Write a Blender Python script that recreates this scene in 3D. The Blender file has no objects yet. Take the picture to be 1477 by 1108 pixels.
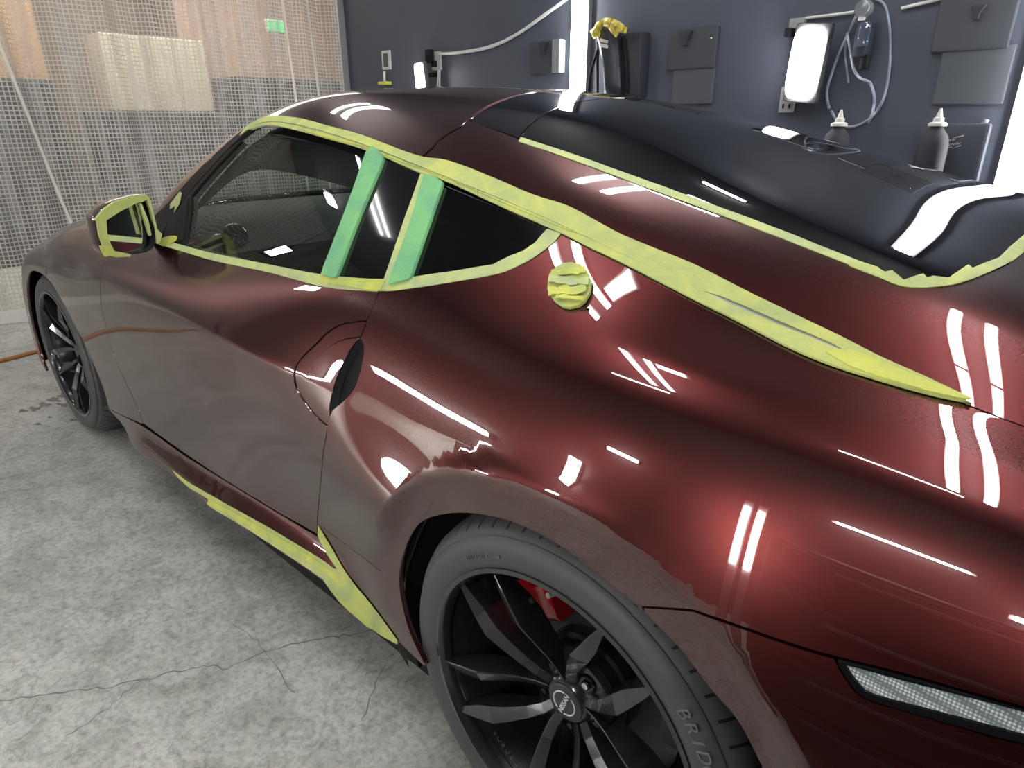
import bpy, bmesh, math, random, numpy as np
from mathutils import Vector, Matrix
from mathutils.geometry import delaunay_2d_cdt
random.seed(7); rng=np.random.default_rng(7)
SC=bpy.context.scene; COL=SC.collection
W0,H0=1477.,1108.
CAM=np.array([0.47516,-1.49423,1.20952]); YAW,PITCH,FPX=0.74093,0.37720,944.37
def cam_axes():
    cy,sy=math.cos(YAW),math.sin(YAW)
    f=np.array([-sy*math.cos(PITCH),cy*math.cos(PITCH),-math.sin(PITCH)])
    r=np.array([cy,sy,0.]); return r,np.cross(r,f),f
CR,CU,CF=cam_axes()
def proj(P):
    d=np.atleast_2d(P)-CAM; z=d@CF
    return np.stack([W0/2+FPX*(d@CR)/z,H0/2-FPX*(d@CU)/z],1)
def ray(px,py): return CF+CR*(px-W0/2)/FPX-CU*(py-H0/2)/FPX
def onplane(px,py,ax,val):
    d=ray(px,py); return CAM+d*((val-CAM[ax])/d[ax])

class Spl:
    """C2 natural cubic through (x, values)"""
    def __init__(s,x,y):
        s.x=np.array(x,float); y=np.array(y,float); s.y=y; n=len(s.x); h=np.diff(s.x)
        A=np.zeros((n,n)); b=np.zeros((n,)+y.shape[1:])
        A[0,0]=A[-1,-1]=1
        for i in range(1,n-1):
            A[i,i-1]=h[i-1]; A[i,i]=2*(h[i-1]+h[i]); A[i,i+1]=h[i]
            b[i]=6*((y[i+1]-y[i])/h[i]-(y[i]-y[i-1])/h[i-1])
        s.m=np.linalg.solve(A,b)
    def __call__(s,q):
        q=np.asarray(q,float); i=np.clip(np.searchsorted(s.x,q)-1,0,len(s.x)-2)
        h=s.x[i+1]-s.x[i]; a=(s.x[i+1]-q)/h; b=1-a
        if s.y.ndim>1: a=a[...,None]; b=b[...,None]; h=h[...,None]
        return a*s.y[i]+b*s.y[i+1]+((a**3-a)*s.m[i]+(b**3-b)*s.m[i+1])*h*h/6

def tmat(t):
    n=len(t); return Spl(t,np.eye(n))

class Surf:
    def __init__(s,levels,tk,post=None,sym=False):
        s.lv=[]
        for kn in levels:
            kn=np.array(sorted(kn)); s.lv.append(Spl(kn[:,0],kn[:,1:]))
        s.sym=sym; s.tk=np.array(tk,float); s.tb=tmat(s.tk); s.post=post
    def P(s,x,t):
        x=np.atleast_1d(np.asarray(x,float)); t=np.atleast_1d(np.asarray(t,float))
        V=np.stack([l(x) for l in s.lv],1)   # n,K,2
        if s.sym:
            M=V[:,:-1][:,::-1].copy(); M[...,0]*=-1; V=np.concatenate([V,M],1)
        B=s.tb(t)                            # n,K
        wz=(V*B[...,None]).sum(1)
        P=np.stack([x,-wz[:,0],wz[:,1]],1)
        if s.post is not None: P=s.post(P)
        return P
    def N(s,x,t):
        e=1e-3
        x=np.atleast_1d(np.asarray(x,float)); t=np.atleast_1d(np.asarray(t,float))
        a=s.P(x+e,t)-s.P(x-e,t); b=s.P(x,t+e)-s.P(x,t-e)
        n=np.cross(a,b); return n/np.linalg.norm(n,axis=1,keepdims=True)
    def inv(s,px,py,x0=None,t0=None):
        """photo pixel -> (x,t) on this surface (nearest front solution)"""
        if not hasattr(s,'_g'):
            gx=np.linspace(s.xr[0],s.xr[1],160); gt=np.linspace(s.tr[0],s.tr[1],60)
            X,T=np.meshgrid(gx,gt); X=X.ravel();T=T.ravel()
            P=s.P(X,T); Nn=s.N(X,T); front=((CAM-P)*Nn).sum(1)>0
            s._g=(X[front],T[front],proj(P)[front],np.linalg.norm(P-CAM,axis=1)[front])
        X,T,Q,D=s._g
        if x0 is None:
            d2=((Q-(px,py))**2).sum(1); c=d2.min(); ok=d2<max(4*c,9); j=np.where(ok)[0]; j=j[np.argmin(D[j])]
            x0,t0=X[j],T[j]
        x,t=x0,t0
        for it in range(40):
            q=proj(s.P([x,x+1e-4,x],[t,t,t+1e-4])); r=q[0]-(px,py)
            J=np.stack([(q[1]-q[0])/1e-4,(q[2]-q[0])/1e-4],1)
            if abs(np.linalg.det(J))<1: break
            st=np.linalg.solve(J,-r); st=np.clip(st,-.12,.12)
            x=min(max(x+st[0],s.xr[0]-.05),s.xr[1]+.05); t=min(max(t+st[1],s.tr[0]-.15),s.tr[1]+.15)
            if abs(r).max()<.02: break
        s.err=abs(r).max()
        return x,t

def sst(a,b,v):
    u=np.clip((v-a)/(b-a),0,1); return u*u*(3-2*u)

# ---- side levels: (x, halfwidth, z) ----
LA=[(-3.35,.62,.22),(-3.0,.80,.20),(-2.6,.845,.19),(-2.2,.865,.18),(-1.9,.875,.185),(-1.3,.885,.195),(-.9,.89,.205),(-.6,.89,.21),(-.4,.888,.20),(-.1,.885,.20),(.3,.885,.22),(.7,.84,.25),(.97,.72,.28)]
LB=[(-3.35,.68,.36),(-3.0,.835,.36),(-2.6,.872,.36),(-2.2,.880,.345),(-1.7,.882,.33),(-1.2,.872,.33),(-.7,.866,.355),(-.4,.880,.36),(-.1,.908,.37),(.2,.930,.38),(.5,.928,.39),(.75,.885,.39),(.97,.79,.40)]
LC=[(-3.35,.66,.50),(-3.0,.835,.54),(-2.6,.882,.55),(-2.2,.890,.55),(-1.7,.888,.55),(-1.2,.883,.54),(-.7,.876,.55),(-.4,.906,.55),(-.1,.923,.56),(.2,.929,.575),(.5,.922,.58),(.75,.878,.58),(.97,.79,.58)]
LD=[(-3.35,.62,.56),(-3.0,.785,.625),(-2.6,.868,.69),(-2.3,.890,.74),(-2.0,.890,.765),(-1.7,.885,.785),(-1.3,.877,.775),(-.9,.871,.75),(-.55,.862,.72),(-.2,.881,.705),(.1,.907,.715),(.4,.900,.740),(.7,.866,.76),(.97,.78,.76)]
LE=[(-3.35,.58,.585),(-3.0,.74,.69),(-2.6,.828,.78),(-2.3,.860,.83),(-2.0,.858,.845),(-1.7,.853,.855),(-1.3,.849,.848),(-.9,.847,.845),(-.55,.841,.850),(-.2,.840,.872),(.1,.855,.890),(.4,.850,.889),(.7,.825,.87),(.97,.74,.85)]
LF=[(-3.35,.55,.595),(-3.0,.69,.725),(-2.6,.765,.825),(-2.3,.795,.875),(-2.0,.812,.892),(-1.7,.816,.898),(-1.45,.812,.903),(-1.15,.813,.908),(-.8,.816,.921),(-.5,.815,.937),(-.2,.795,.952),(.1,.788,.953),(.4,.790,.930),(.7,.755,.893),(.97,.66,.865)]
LG=[(-3.35,.48,.605),(-3.0,.63,.765),(-2.7,.67,.835),(-2.4,.692,.883),(-2.1,.722,.908),(-1.85,.753,.908),(-1.66,.768,.908),(-1.53,.762,.940),(-1.447,.722,1.028),(-1.371,.683,1.098),(-1.309,.648,1.154),(-1.245,.620,1.195),(-1.17,.613,1.212),(-1.05,.624,1.212),(-.9,.639,1.198),(-.648,.659,1.161),(-.44,.674,1.122),(-.231,.687,1.081),(-.07,.696,1.0435),(.08,.708,1.009),(.22,.721,.981),(.342,.733,.958),(.45,.741,.940),(.7,.70,.905),(.97,.60,.88)]
TK=[0,.17,.38,.58,.69,.78,1.0]
def flare(P):
    P=P.copy(); x,y,z=P.T
    for hx,hz,wb,r0,r1 in ((0.,.337,.913,.398,.446),(-2.55,.343,.885,.39,.50)):
        r=np.hypot(x-hx,z-hz); zl=1-sst(.71,.81,z)
        if hx==0:
            k=sst(.0,-.30,x); lo=1-sst(.30,.52,z); wb=np.minimum(.899+.058*x,.916)*(1-lo)+lo*(.916-.022*sst(-.25,-.55,x))
            m=(1-sst(r0,r1+k*.17*lo,r))*zl; y=y*(1-m)-wb*m
        else:
            m=(1-sst(r0,r1,r))*zl; y=y*(1-m)-np.maximum(-y,wb)*m
    zc=np.interp(x,[-2.2,-1.7,-1.26,-.91,-.70,-.5],[.79,.788,.778,.748,.738,.735])       # door crease
    y=y-.011*np.exp(-np.sqrt((z-zc)**2+.009**2)/.065)*sst(-2.1,-1.6,x)*(1-sst(-.80,-.50,x))
    zg=np.interp(x,[-2.,-1.7,-1.25,-.7,-.4],[.29,.315,.325,.358,.36])-.008     # the sill swells outward below the door
    y=y-.030*sst(0.,.085,zg-z)*sst(-1.98,-1.72,x)*(1-sst(-.66,-.44,x))
    P[:,1]=y; return P
SIDE=Surf([LA,LB,LC,LD,LE,LF,LG],TK,flare); SIDE.xr=(-3.3,.95); SIDE.tr=(0,1)
# ---- top levels ----
LH=[(-3.35,.44,.61),(-3.0,.56,.785),(-2.7,.58,.855),(-2.4,.60,.897),(-2.1,.64,.915),(-1.9,.68,.935),(-1.711,.709,.954),(-1.586,.675,1.056),(-1.476,.630,1.129),(-1.346,.575,1.203),(-1.225,.535,1.250),(-1.05,.51,1.272),(-.8,.505,1.248),(-.5,.535,1.203),(-.1,.588,1.114),(.31,.615,1.032),(.7,.60,.95),(.97,.52,.905)]
LI=[(-3.35,.24,.62),(-3.0,.30,.80),(-2.7,.30,.868),(-2.4,.31,.912),(-2.1,.33,.935),(-1.9,.35,.972),(-1.711,.36,1.045),(-1.586,.345,1.125),(-1.476,.325,1.19),(-1.346,.30,1.250),(-1.225,.28,1.291),(-1.05,.27,1.302),(-.8,.27,1.291),(-.5,.285,1.255),(-.1,.305,1.171),(.31,.32,1.066),(.7,.31,.966),(.97,.27,.92)]
LJ=[(-3.35,0,.625),(-3.0,0,.805),(-2.7,0,.872),(-2.4,0,.918),(-2.1,0,.943),(-1.9,0,.99),(-1.711,0,1.075),(-1.586,0,1.15),(-1.476,0,1.21),(-1.346,0,1.270),(-1.225,0,1.306),(-1.05,0,1.315),(-.8,0,1.304),(-.5,0,1.270),(-.1,0,1.187),(.31,0,1.079),(.7,0,.972),(.97,0,.925)]
TOP=Surf([LG,LH,LI,LJ],[0,.25,.6,1.0,1.4,1.75,2.0],None,sym=True); TOP.xr=(-3.3,.95); TOP.tr=(0,1.9)
# =============================== materials ===============================
MATS={}
def nodes(m):
    m.use_nodes=True; return m.node_tree.nodes,m.node_tree.links
def pbr(name,col,rough=.5,metal=0,coat=0,coat_r=.02,spec=.5,bump=None,var=None,emit=None,trans=0,ior=1.5,sheen=0):
    if name in MATS: return MATS[name]
    m=bpy.data.materials.new(name); N,L=nodes(m); b=N['Principled BSDF']
    b.inputs['Base Color'].default_value=(*col,1); b.inputs['Roughness'].default_value=rough; b.inputs['Metallic'].default_value=metal
    b.inputs['Coat Weight'].default_value=coat; b.inputs['Coat Roughness'].default_value=coat_r; b.inputs['Specular IOR Level'].default_value=spec
    b.inputs['IOR'].default_value=ior; b.inputs['Transmission Weight'].default_value=trans; b.inputs['Sheen Weight'].default_value=sheen
    tc=N.new('ShaderNodeTexCoord')
    if var:   # (scale, amount)
        nt=N.new('ShaderNodeTexNoise'); nt.inputs['Scale'].default_value=var[0]; nt.inputs['Detail'].default_value=5; L.new(tc.outputs['Object'],nt.inputs['Vector'])
        mx=N.new('ShaderNodeMix'); mx.data_type='RGBA'; a=var[1]
        mx.inputs['A'].default_value=(*[c*(1-a) for c in col],1); mx.inputs['B'].default_value=(*[min(1,c*(1+a)) for c in col],1)
        L.new(nt.outputs['Fac'],mx.inputs['Factor']); L.new(mx.outputs['Result'],b.inputs['Base Color'])
    if bump:  # (scale, strength, dist)
        nt=N.new('ShaderNodeTexNoise'); nt.inputs['Scale'].default_value=bump[0]; nt.inputs['Detail'].default_value=4; L.new(tc.outputs['Object'],nt.inputs['Vector'])
        bp=N.new('ShaderNodeBump'); bp.inputs['Strength'].default_value=bump[1]; bp.inputs['Distance'].default_value=bump[2]
        L.new(nt.outputs['Fac'],bp.inputs['Height']); L.new(bp.outputs['Normal'],b.inputs['Normal'])
    if emit:
        b.inputs['Emission Color'].default_value=(*emit[0],1); b.inputs['Emission Strength'].default_value=emit[1]
    MATS[name]=m; return m
def glass_mat(name,tint,refl=1.0,ior=1.6):
    m=bpy.data.materials.new(name); N,L=nodes(m); N.remove(N['Principled BSDF']); out=N['Material Output']
    tr=N.new('ShaderNodeBsdfTransparent'); tr.inputs['Color'].default_value=(*tint,1)
    gl=N.new('ShaderNodeBsdfGlossy'); gl.inputs['Roughness'].default_value=0.0; gl.inputs['Color'].default_value=(refl,refl,refl,1)
    fr=N.new('ShaderNodeFresnel'); ge=N.new('ShaderNodeNewGeometry'); mr=N.new('ShaderNodeMapRange'); mr.inputs['To Min'].default_value=ior; mr.inputs['To Max'].default_value=1/ior; L.new(ge.outputs['Backfacing'],mr.inputs['Value']); L.new(mr.outputs[0],fr.inputs['IOR']); mx=N.new('ShaderNodeMixShader')
    L.new(fr.outputs[0],mx.inputs[0]); L.new(tr.outputs[0],mx.inputs[1]); L.new(gl.outputs[0],mx.inputs[2]); L.new(mx.outputs[0],out.inputs['Surface'])
    MATS[name]=m; return m
PAINT=pbr('maroon_paint',(.066,.009,.009),rough=.31,metal=.9,coat=1,coat_r=.010); PAINT.node_tree.nodes['Principled BSDF'].inputs['Coat IOR'].default_value=1.88
def paint_flakes():
    N,L=nodes(PAINT); b=N['Principled BSDF']; tc=N.new('ShaderNodeTexCoord'); v=N.new('ShaderNodeTexVoronoi'); v.inputs['Scale'].default_value=1500
    L.new(tc.outputs['Object'],v.inputs['Vector']); mx=N.new('ShaderNodeMix'); mx.data_type='RGBA'; mx.inputs['A'].default_value=(.060,.0082,.0078,1); mx.inputs['B'].default_value=(.072,.0100,.0095,1)
    sp=N.new('ShaderNodeSeparateColor'); L.new(v.outputs['Color'],sp.inputs[0]); L.new(sp.outputs[0],mx.inputs['Factor']); L.new(mx.outputs['Result'],b.inputs['Base Color'])
paint_flakes()
GBLACK=pbr('gloss_black',(.006,.006,.008),rough=.08,coat=.5)
BLACK=pbr('matte_black',(.010,.010,.011),rough=.6,spec=.15)
RUBBER=pbr('rubber',(.08,.08,.082),rough=.55,spec=.4)
RIMB=pbr('rim_black',(.045,.047,.052),rough=.25,metal=.6,coat=.7,coat_r=.05)
SILVER=pbr('silver',(.45,.46,.48),rough=.3,metal=1)
CHROME=pbr('chrome',(.8,.8,.8),rough=.08,metal=1)
RED=pbr('caliper_red',(.36,.006,.012),rough=.2,coat=.8)
DISC=pbr('brake_disc',(.12,.12,.125),rough=.38,metal=1)
def tape_mat(name,col):
    m=bpy.data.materials.new(name); N,L=nodes(m); b=N['Principled BSDF']; b.inputs['Roughness'].default_value=.55; b.inputs['Specular IOR Level'].default_value=.35
    tc=N.new('ShaderNodeTexCoord')
    n1=N.new('ShaderNodeTexNoise'); n1.inputs['Scale'].default_value=14; n1.inputs['Detail'].default_value=5; n1.inputs['Distortion'].default_value=1.2; L.new(tc.outputs['Object'],n1.inputs['Vector'])
    rp=N.new('ShaderNodeValToRGB'); e=rp.color_ramp.elements; e[0].position=.36; e[0].color=(col[0]*.74,col[1]*.8,col[2]*1.1,1); e[1].position=.62; e[1].color=(*col,1)
    L.new(n1.outputs['Fac'],rp.inputs[0]); L.new(rp.outputs[0],b.inputs['Base Color'])
    n2=N.new('ShaderNodeTexNoise'); n2.inputs['Scale'].default_value=55; n2.inputs['Detail'].default_value=3; n2.inputs['Distortion'].default_value=2; L.new(tc.outputs['Object'],n2.inputs['Vector'])
    n3=N.new('ShaderNodeTexNoise'); n3.inputs['Scale'].default_value=600; L.new(tc.outputs['Object'],n3.inputs['Vector'])
    ad=N.new('ShaderNodeMath'); ad.operation='MULTIPLY_ADD'; ad.inputs[1].default_value=.08; L.new(n3.outputs['Fac'],ad.inputs[0]); L.new(n2.outputs['Fac'],ad.inputs[2])
    bp=N.new('ShaderNodeBump'); bp.inputs['Strength'].default_value=.45; bp.inputs['Distance'].default_value=.004; L.new(ad.outputs[0],bp.inputs['Height']); L.new(bp.outputs['Normal'],b.inputs['Normal'])
    MATS[name]=m; return m
YTAPE=tape_mat('yellow_tape',(.50,.54,.15)); YTAPE2=tape_mat('yellow_tape_double',(.57,.60,.11)); PTAPE=tape_mat('pale_tape',(.52,.57,.21)); GTAPE=tape_mat('green_tape',(.20,.50,.20))
GLASS=glass_mat('door_glass',(.66,.74,.69)); DGLASS=glass_mat('privacy_glass',(.035,.038,.04),ior=1.8); HGLASS=glass_mat('hatch_tint',(.006,.007,.008),ior=2.2); WGLASS=glass_mat('screen_glass',(.75,.80,.77))
# =============================== mesh helpers ===============================
def mk(name,V,F,mat=None,parent=None,smooth=False,ln=None,mats=None,mi=None):
    me=bpy.data.meshes.new(name); me.from_pydata([tuple(map(float,v)) for v in V],[],[tuple(int(i) for i in f) for f in F]); me.update()
    if mats:
        for m in mats: me.materials.append(m)
        if mi is not None: me.polygons.foreach_set('material_index',mi)
    elif mat: me.materials.append(mat)
    if smooth or ln is not None: me.polygons.foreach_set('use_smooth',[True]*len(me.polygons))
    if ln is not None: me.normals_split_custom_set([tuple(map(float,n)) for n in ln])
    o=bpy.data.objects.new(name,me); COL.objects.link(o)
    if parent is not None: o.parent=parent
    return o
def empty(name,loc=(0,0,0)):
    o=bpy.data.objects.new(name,None); o.location=loc; o.empty_display_size=.1; COL.objects.link(o); return o
def tag(o,label=None,cat=None,group=None,kind=None):
    for k,v in (('label',label),('category',cat),('group',group),('kind',kind)):
        if v: o[k]=v
    return o
class MB:
    def __init__(s): s.V=[]; s.F=[]
    def add(s,V,F):
        b=len(s.V); s.V+= [tuple(v) for v in V]; s.F+= [tuple(i+b for i in f) for f in F]; return s
    def box(s,c,d,rot=None,bev=0):
        c=np.array(c,float); h=np.array(d,float)/2
        if bev<=0:
            V=[np.array([sx,sy,sz])*h for sx in(-1,1) for sy in(-1,1) for sz in(-1,1)]; F=[(0,1,3,2),(4,6,7,5),(0,4,5,1),(2,3,7,6),(0,2,6,4),(1,5,7,3)]
        else:
            bm=bmesh.new(); bmesh.ops.create_cube(bm,size=1)
            for v in bm.verts: v.co=Vector((v.co.x*2*h[0],v.co.y*2*h[1],v.co.z*2*h[2]))
            bmesh.ops.bevel(bm,geom=bm.edges[:],offset=bev,segments=2,profile=.6,affect='EDGES'); bm.verts.index_update()
            V=[np.array(v.co) for v in bm.verts]; F=[[v.index for v in f.verts] for f in bm.faces]; bm.free()
        if rot is not None: R=np.array(rot); V=[R@v for v in V]
        return s.add([v+c for v in V],F)
    def tube(s,pts,r,n=8,cap=True):
        pts=[np.array(p,float) for p in pts]; rs=r if hasattr(r,'__len__') else [r]*len(pts); V=[];F=[]; up=None
        for i,p in enumerate(pts):
            t=pts[min(i+1,len(pts)-1)]-pts[max(i-1,0)]; t/=np.linalg.norm(t)+1e-12
            if up is None: up=np.array([0,0,1.]) if abs(t[2])<.9 else np.array([1.,0,0])
            a=np.cross(t,up); a/=np.linalg.norm(a); b=np.cross(a,t); up=b
            for k in range(n): V.append(p+rs[i]*(a*math.cos(2*math.pi*k/n)+b*math.sin(2*math.pi*k/n)))
        for i in range(len(pts)-1):
            for k in range(n): F.append((i*n+k,i*n+(k+1)%n,(i+1)*n+(k+1)%n,(i+1)*n+k))
        if cap: F.append(tuple(range(n))[::-1]); F.append(tuple((len(pts)-1)*n+k for k in range(n)))
        return s.add(V,F)
    def lathe(s,prof,n=48,axis='z',c=(0,0,0),closed=False):
        V=[];F=[];m=len(prof); c=np.array(c,float)
        for k in range(n):
            a=2*math.pi*k/n
            for r,h in prof:
                p=(r*math.cos(a),r*math.sin(a),h) if axis=='z' else ((r*math.cos(a),h,r*math.sin(a)) if axis=='y' else (h,r*math.cos(a),r*math.sin(a)))
                V.append(c+p)
        for k in range(n):
            for i in range(m-1 if not closed else m):
                a,b=k*m+i,k*m+(i+1)%m; c2,d=((k+1)%n)*m+(i+1)%m,((k+1)%n)*m+i; F.append((a,b,c2,d))
        return s.add(V,F)
    def prism(s,poly,off):
        """poly: 3D loop, extruded by vector off"""
        n=len(poly); P=[np.array(p,float) for p in poly]; V=P+[p+np.array(off) for p in P]
        F=[tuple(range(n))[::-1],tuple(range(n,2*n))]+[(i,(i+1)%n,n+(i+1)%n,n+i) for i in range(n)]
        return s.add(V,F)
    def build(s,name,mat,parent=None,smooth=False,angle=None):
        o=mk(name,s.V,s.F,mat,parent)
        bm=bmesh.new(); bm.from_mesh(o.data); bmesh.ops.recalc_face_normals(bm,faces=bm.faces[:]); bm.to_mesh(o.data); bm.free()
        if smooth or angle:
            o.data.polygons.foreach_set('use_smooth',[True]*len(o.data.polygons))
            if angle: o.data.set_sharp_from_angle(angle=math.radians(angle))
        return o
def cr(pts,n=6):
    """Catmull-Rom through pts"""
    p=[np.array(q,float) for q in pts]; 
    if len(p)<3: return [tuple(q) for q in p]
    p=[2*p[0]-p[1]]+p+[2*p[-1]-p[-2]]; out=[]
    for i in range(1,len(p)-2):
        for k in range(n):
            t=k/n; a,b,c,d=p[i-1:i+3]
            out.append(tuple(.5*((2*b)+(-a+c)*t+(2*a-5*b+4*c-d)*t*t+(-a+3*b-3*c+d)*t**3)))
    out.append(tuple(p[-2])); return out
def text_mesh(s,size,depth=.0006,spacing=1.0):
    cu=bpy.data.curves.new('t','FONT'); cu.body=s; cu.size=size; cu.extrude=depth; cu.align_x='CENTER'; cu.align_y='CENTER'; cu.space_character=spacing; cu.resolution_u=3
    o=bpy.data.objects.new('t',cu); COL.objects.link(o); dg=bpy.context.evaluated_depsgraph_get(); me=bpy.data.meshes.new_from_object(o.evaluated_get(dg))
    V=[np.array(v.co) for v in me.vertices]; F=[tuple(p.vertices) for p in me.polygons]
    bpy.data.objects.remove(o); bpy.data.curves.remove(cu); bpy.data.meshes.remove(me); return V,F
# =============================== surface panels ===============================
def uvpath(S,segs,n=5):
    """segs: list of ('p',[pixels]) or ('u',[(x,t)...]) pieces -> (x,t) polyline"""
    out=[]
    for kind,pts in segs:
        pts=cr(pts,n) if kind in 'pu' else pts
        if kind in('p','P'):
            prev=None
            for q in pts:
                if prev is None: prev=S.inv(*q); out.append(prev); continue
                c=S.inv(*q,x0=prev[0],t0=prev[1])
                if S.err>1 or abs(c[0]-prev[0])+abs(c[1]-prev[1])>.25: c=S.inv(*q)
                if S.err>1 or abs(c[0]-prev[0])+abs(c[1]-prev[1])>.25: continue
                prev=c; out.append(c)
        else: out+= [tuple(q) for q in pts]
    r=[out[0]]
    for q in out[1:]:
        if abs(q[0]-r[-1][0])+abs(q[1]-r[-1][1])>1e-4: r.append(q)
    if abs(r[0][0]-r[-1][0])+abs(r[0][1]-r[-1][1])<1e-4: r.pop()
    return r
def inpoly(poly,X):
    x,y=X[:,0],X[:,1]; c=np.zeros(len(X),bool); n=len(poly)
    for i in range(n):
        x1,y1=poly[i]; x2,y2=poly[(i+1)%n]
        m=(y1>y)!=(y2>y)
        if y1!=y2: c^= m&(x<(x2-x1)*(y-y1)/(y2-y1)+x1)
    return c
def dens(poly,step):
    o=[]
    for i in range(len(poly)):
        a=np.array(poly[i]);b=np.array(poly[(i+1)%len(poly)]); k=max(1,int(math.ceil(np.linalg.norm(b-a)/step)))
        o+= [tuple(a+(b-a)*j/k) for j in range(k)]
    return o
def inset(poly,g):
    p=np.array(poly); ar=.5*np.sum(p[:,0]*np.roll(p[:,1],-1)-np.roll(p[:,0],-1)*p[:,1]); sg=1 if ar>0 else -1
    e=np.roll(p,-1,0)-p; e/=np.linalg.norm(e,axis=1,keepdims=True)+1e-12; nn=sg*np.stack([-e[:,1],e[:,0]],1)
    m=nn+np.roll(nn,1,0); l=(m*nn).sum(1,keepdims=True); m=m/np.maximum(l,.5)
    return [tuple(q) for q in p+m*g]
def panel(name,S,path,parent,mat,holes=(),off=0.,depth=.010,step=.018,gap=0.,mirror=False,edge=True,wob=0.,bev=0.):
    ks=S.ks; sc=lambda L:[(x,t*ks) for x,t in L]
    loops=[sc(path)]+[sc(h) for h in holes]
    if gap: loops=[inset(l,gap if i==0 else -gap) for i,l in enumerate(loops)]
    loops=[dens(l,step) for l in loops]
    bp=np.array(sum(loops,[])); mn=bp.min(0); mx=bp.max(0)
    gx=np.arange(mn[0]+step/2,mx[0],step); gy=np.arange(mn[1]+step/2,mx[1],step)
    if len(gx) and len(gy):
        X,Y=np.meshgrid(gx,gy); X=X+(np.arange(len(gy))%2)[:,None]*step/2; G=np.stack([X.ravel(),Y.ravel()],1)
        k=inpoly(loops[0],G)
        for h in loops[1:]: k&=~inpoly(h,G)
        G=G[k]
        if len(G):
            d=np.full(len(G),9.)
            for j in range(0,len(bp),400): d=np.minimum(d,np.sqrt(((G[:,None]-bp[None,j:j+400])**2).sum(2)).min(1))
            G=G[d>step*.55]
    else: G=np.zeros((0,2))
    verts=[Vector(q) for q in bp]+[Vector(q) for q in G]; edges=[]; b=0
    for l in loops:
        edges+= [(b+i,b+(i+1)%len(l)) for i in range(len(l))]; b+=len(l)
    vo,eo,fo,_,_,_=delaunay_2d_cdt(verts,edges,[],0,1e-6)
    U=np.array([tuple(v) for v in vo]); F=np.array([f for f in fo if len(f)==3]); cen=U[F].mean(1)
    k=inpoly(loops[0],cen)
    for h in loops[1:]: k&=~inpoly(h,cen)
    F=F[k]
    a2=(U[F[:,1]]-U[F[:,0]]); b2=(U[F[:,2]]-U[F[:,0]]); cr2=a2[:,0]*b2[:,1]-a2[:,1]*b2[:,0]
    F=F[abs(cr2)>1e-10]; cr2=cr2[abs(cr2)>1e-10]; F[cr2<0]=F[cr2<0][:,::-1]
    used=np.unique(F); re=-np.ones(len(U),int); re[used]=np.arange(len(used)); F=re[F]; U=U[used]
    x,t=U[:,0],U[:,1]/ks; P=S.P(x,t); Nn=S.N(x,t)*S.flip
    if S.flip<0: F=F[:,::-1]
    # orientation check
    f0=np.cross(P[F[:,1]]-P[F[:,0]],P[F[:,2]]-P[F[:,0]]); 
    if (f0*Nn[F[:,0]]).sum()<0: F=F[:,::-1]
    o_=off
    if wob: o_=off+wob*(.5+.5*np.sin(x*61+t*40)*np.sin(x*23-t*77+1))[:,None]
    P=P+Nn*o_
    ecount={}
    for f in F:
        for i in range(3):
            a,b=int(f[i]),int(f[(i+1)%3]); ecount[(a,b)]=1
    be=[(a,b) for (a,b) in ecount if (b,a) not in ecount]
    V=list(P); LN=[Nn[i] for f in F for i in f]; FF=[tuple(f) for f in F]
    if edge:
        low={}; sd={}
        for a,b in be:
            e=P[b]-P[a]; s=np.cross(e,Nn[a]); s/=np.linalg.norm(s)+1e-12
            for q in(a,b): sd[q]=sd.get(q,0)+s
        for q in sd: sd[q]=sd[q]/(np.linalg.norm(sd[q])+1e-12)
        if bev:
            mid={}
            for q in sd: mid[q]=len(V); V.append(P[q]+sd[q]*bev*.0-Nn[q]*bev)
        for q in sd: low[q]=len(V); V.append(P[q]-Nn[q]*depth)
        for a,b in be:
            FF.append((b,a,low[a],low[b]))
            for q,w in((b,.55),(a,.55),(a,0),(b,0)):
                n=Nn[q]*w+sd[q]; LN.append(n/np.linalg.norm(n))
    if mirror:
        V=[np.array(v)*(1,-1,1) for v in V]; LN2=[]; k=0; F2=[]
        for f in FF:
            n=len(f); l=LN[k:k+n][::-1]; k+=n; LN2+= [q*np.array((1,-1,1)) for q in l]; F2.append(tuple(f)[::-1])
        FF,LN=F2,LN2
    return mk(name,V,FF,mat,parent,ln=LN)
def ribbon(name,S,path,w,parent,mat,off=-.012,mirror=False):
    """strip of width w following an open (x,t) path, below the skin (seals seen through the gaps)"""
    p=np.array([(x,t*S.ks) for x,t in path]); e=np.gradient(p,axis=0); e/=np.linalg.norm(e,axis=1,keepdims=True)+1e-12; n=np.stack([-e[:,1],e[:,0]],1)
    V=[];F=[]
    for s in(-1,1):
        q=p+n*w/2*s; x,t=q[:,0],q[:,1]/S.ks; V+=list(S.P(x,t)+S.N(x,t)*S.flip*off)
    k=len(p); F=[(i,i+1,k+i+1,k+i) for i in range(k-1)]
    if mirror: V=[v*(1,-1,1) for v in V]
    return mk(name,V,F,mat,parent,smooth=True)
SIDE.ks=.95; TOP.ks=.72
def nflip(S,x,t,ref):
    n=S.N(x,t)[0]; return 1 if (n*np.array(ref)).sum()>0 else -1
SIDE.flip=nflip(SIDE,-.6,.5,(0,-1,0)); TOP.flip=nflip(TOP,-.6,.8,(0,0,1))
def xz2t(x,z,lo=0.,hi=1.):
    for _ in range(40):
        m=(lo+hi)/2
        if SIDE.P(x,m)[0,2]<z: lo=m
        else: hi=m
    return (lo+hi)/2
def arc_uv(cx,cz,r,a0,a1,n=40):
    o=[]
    for k in range(n+1):
        a=math.radians(a0+(a1-a0)*k/n); x=cx+r*math.cos(a); z=cz+r*math.sin(a); o.append((x,xz2t(x,z)))
    return o
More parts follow.
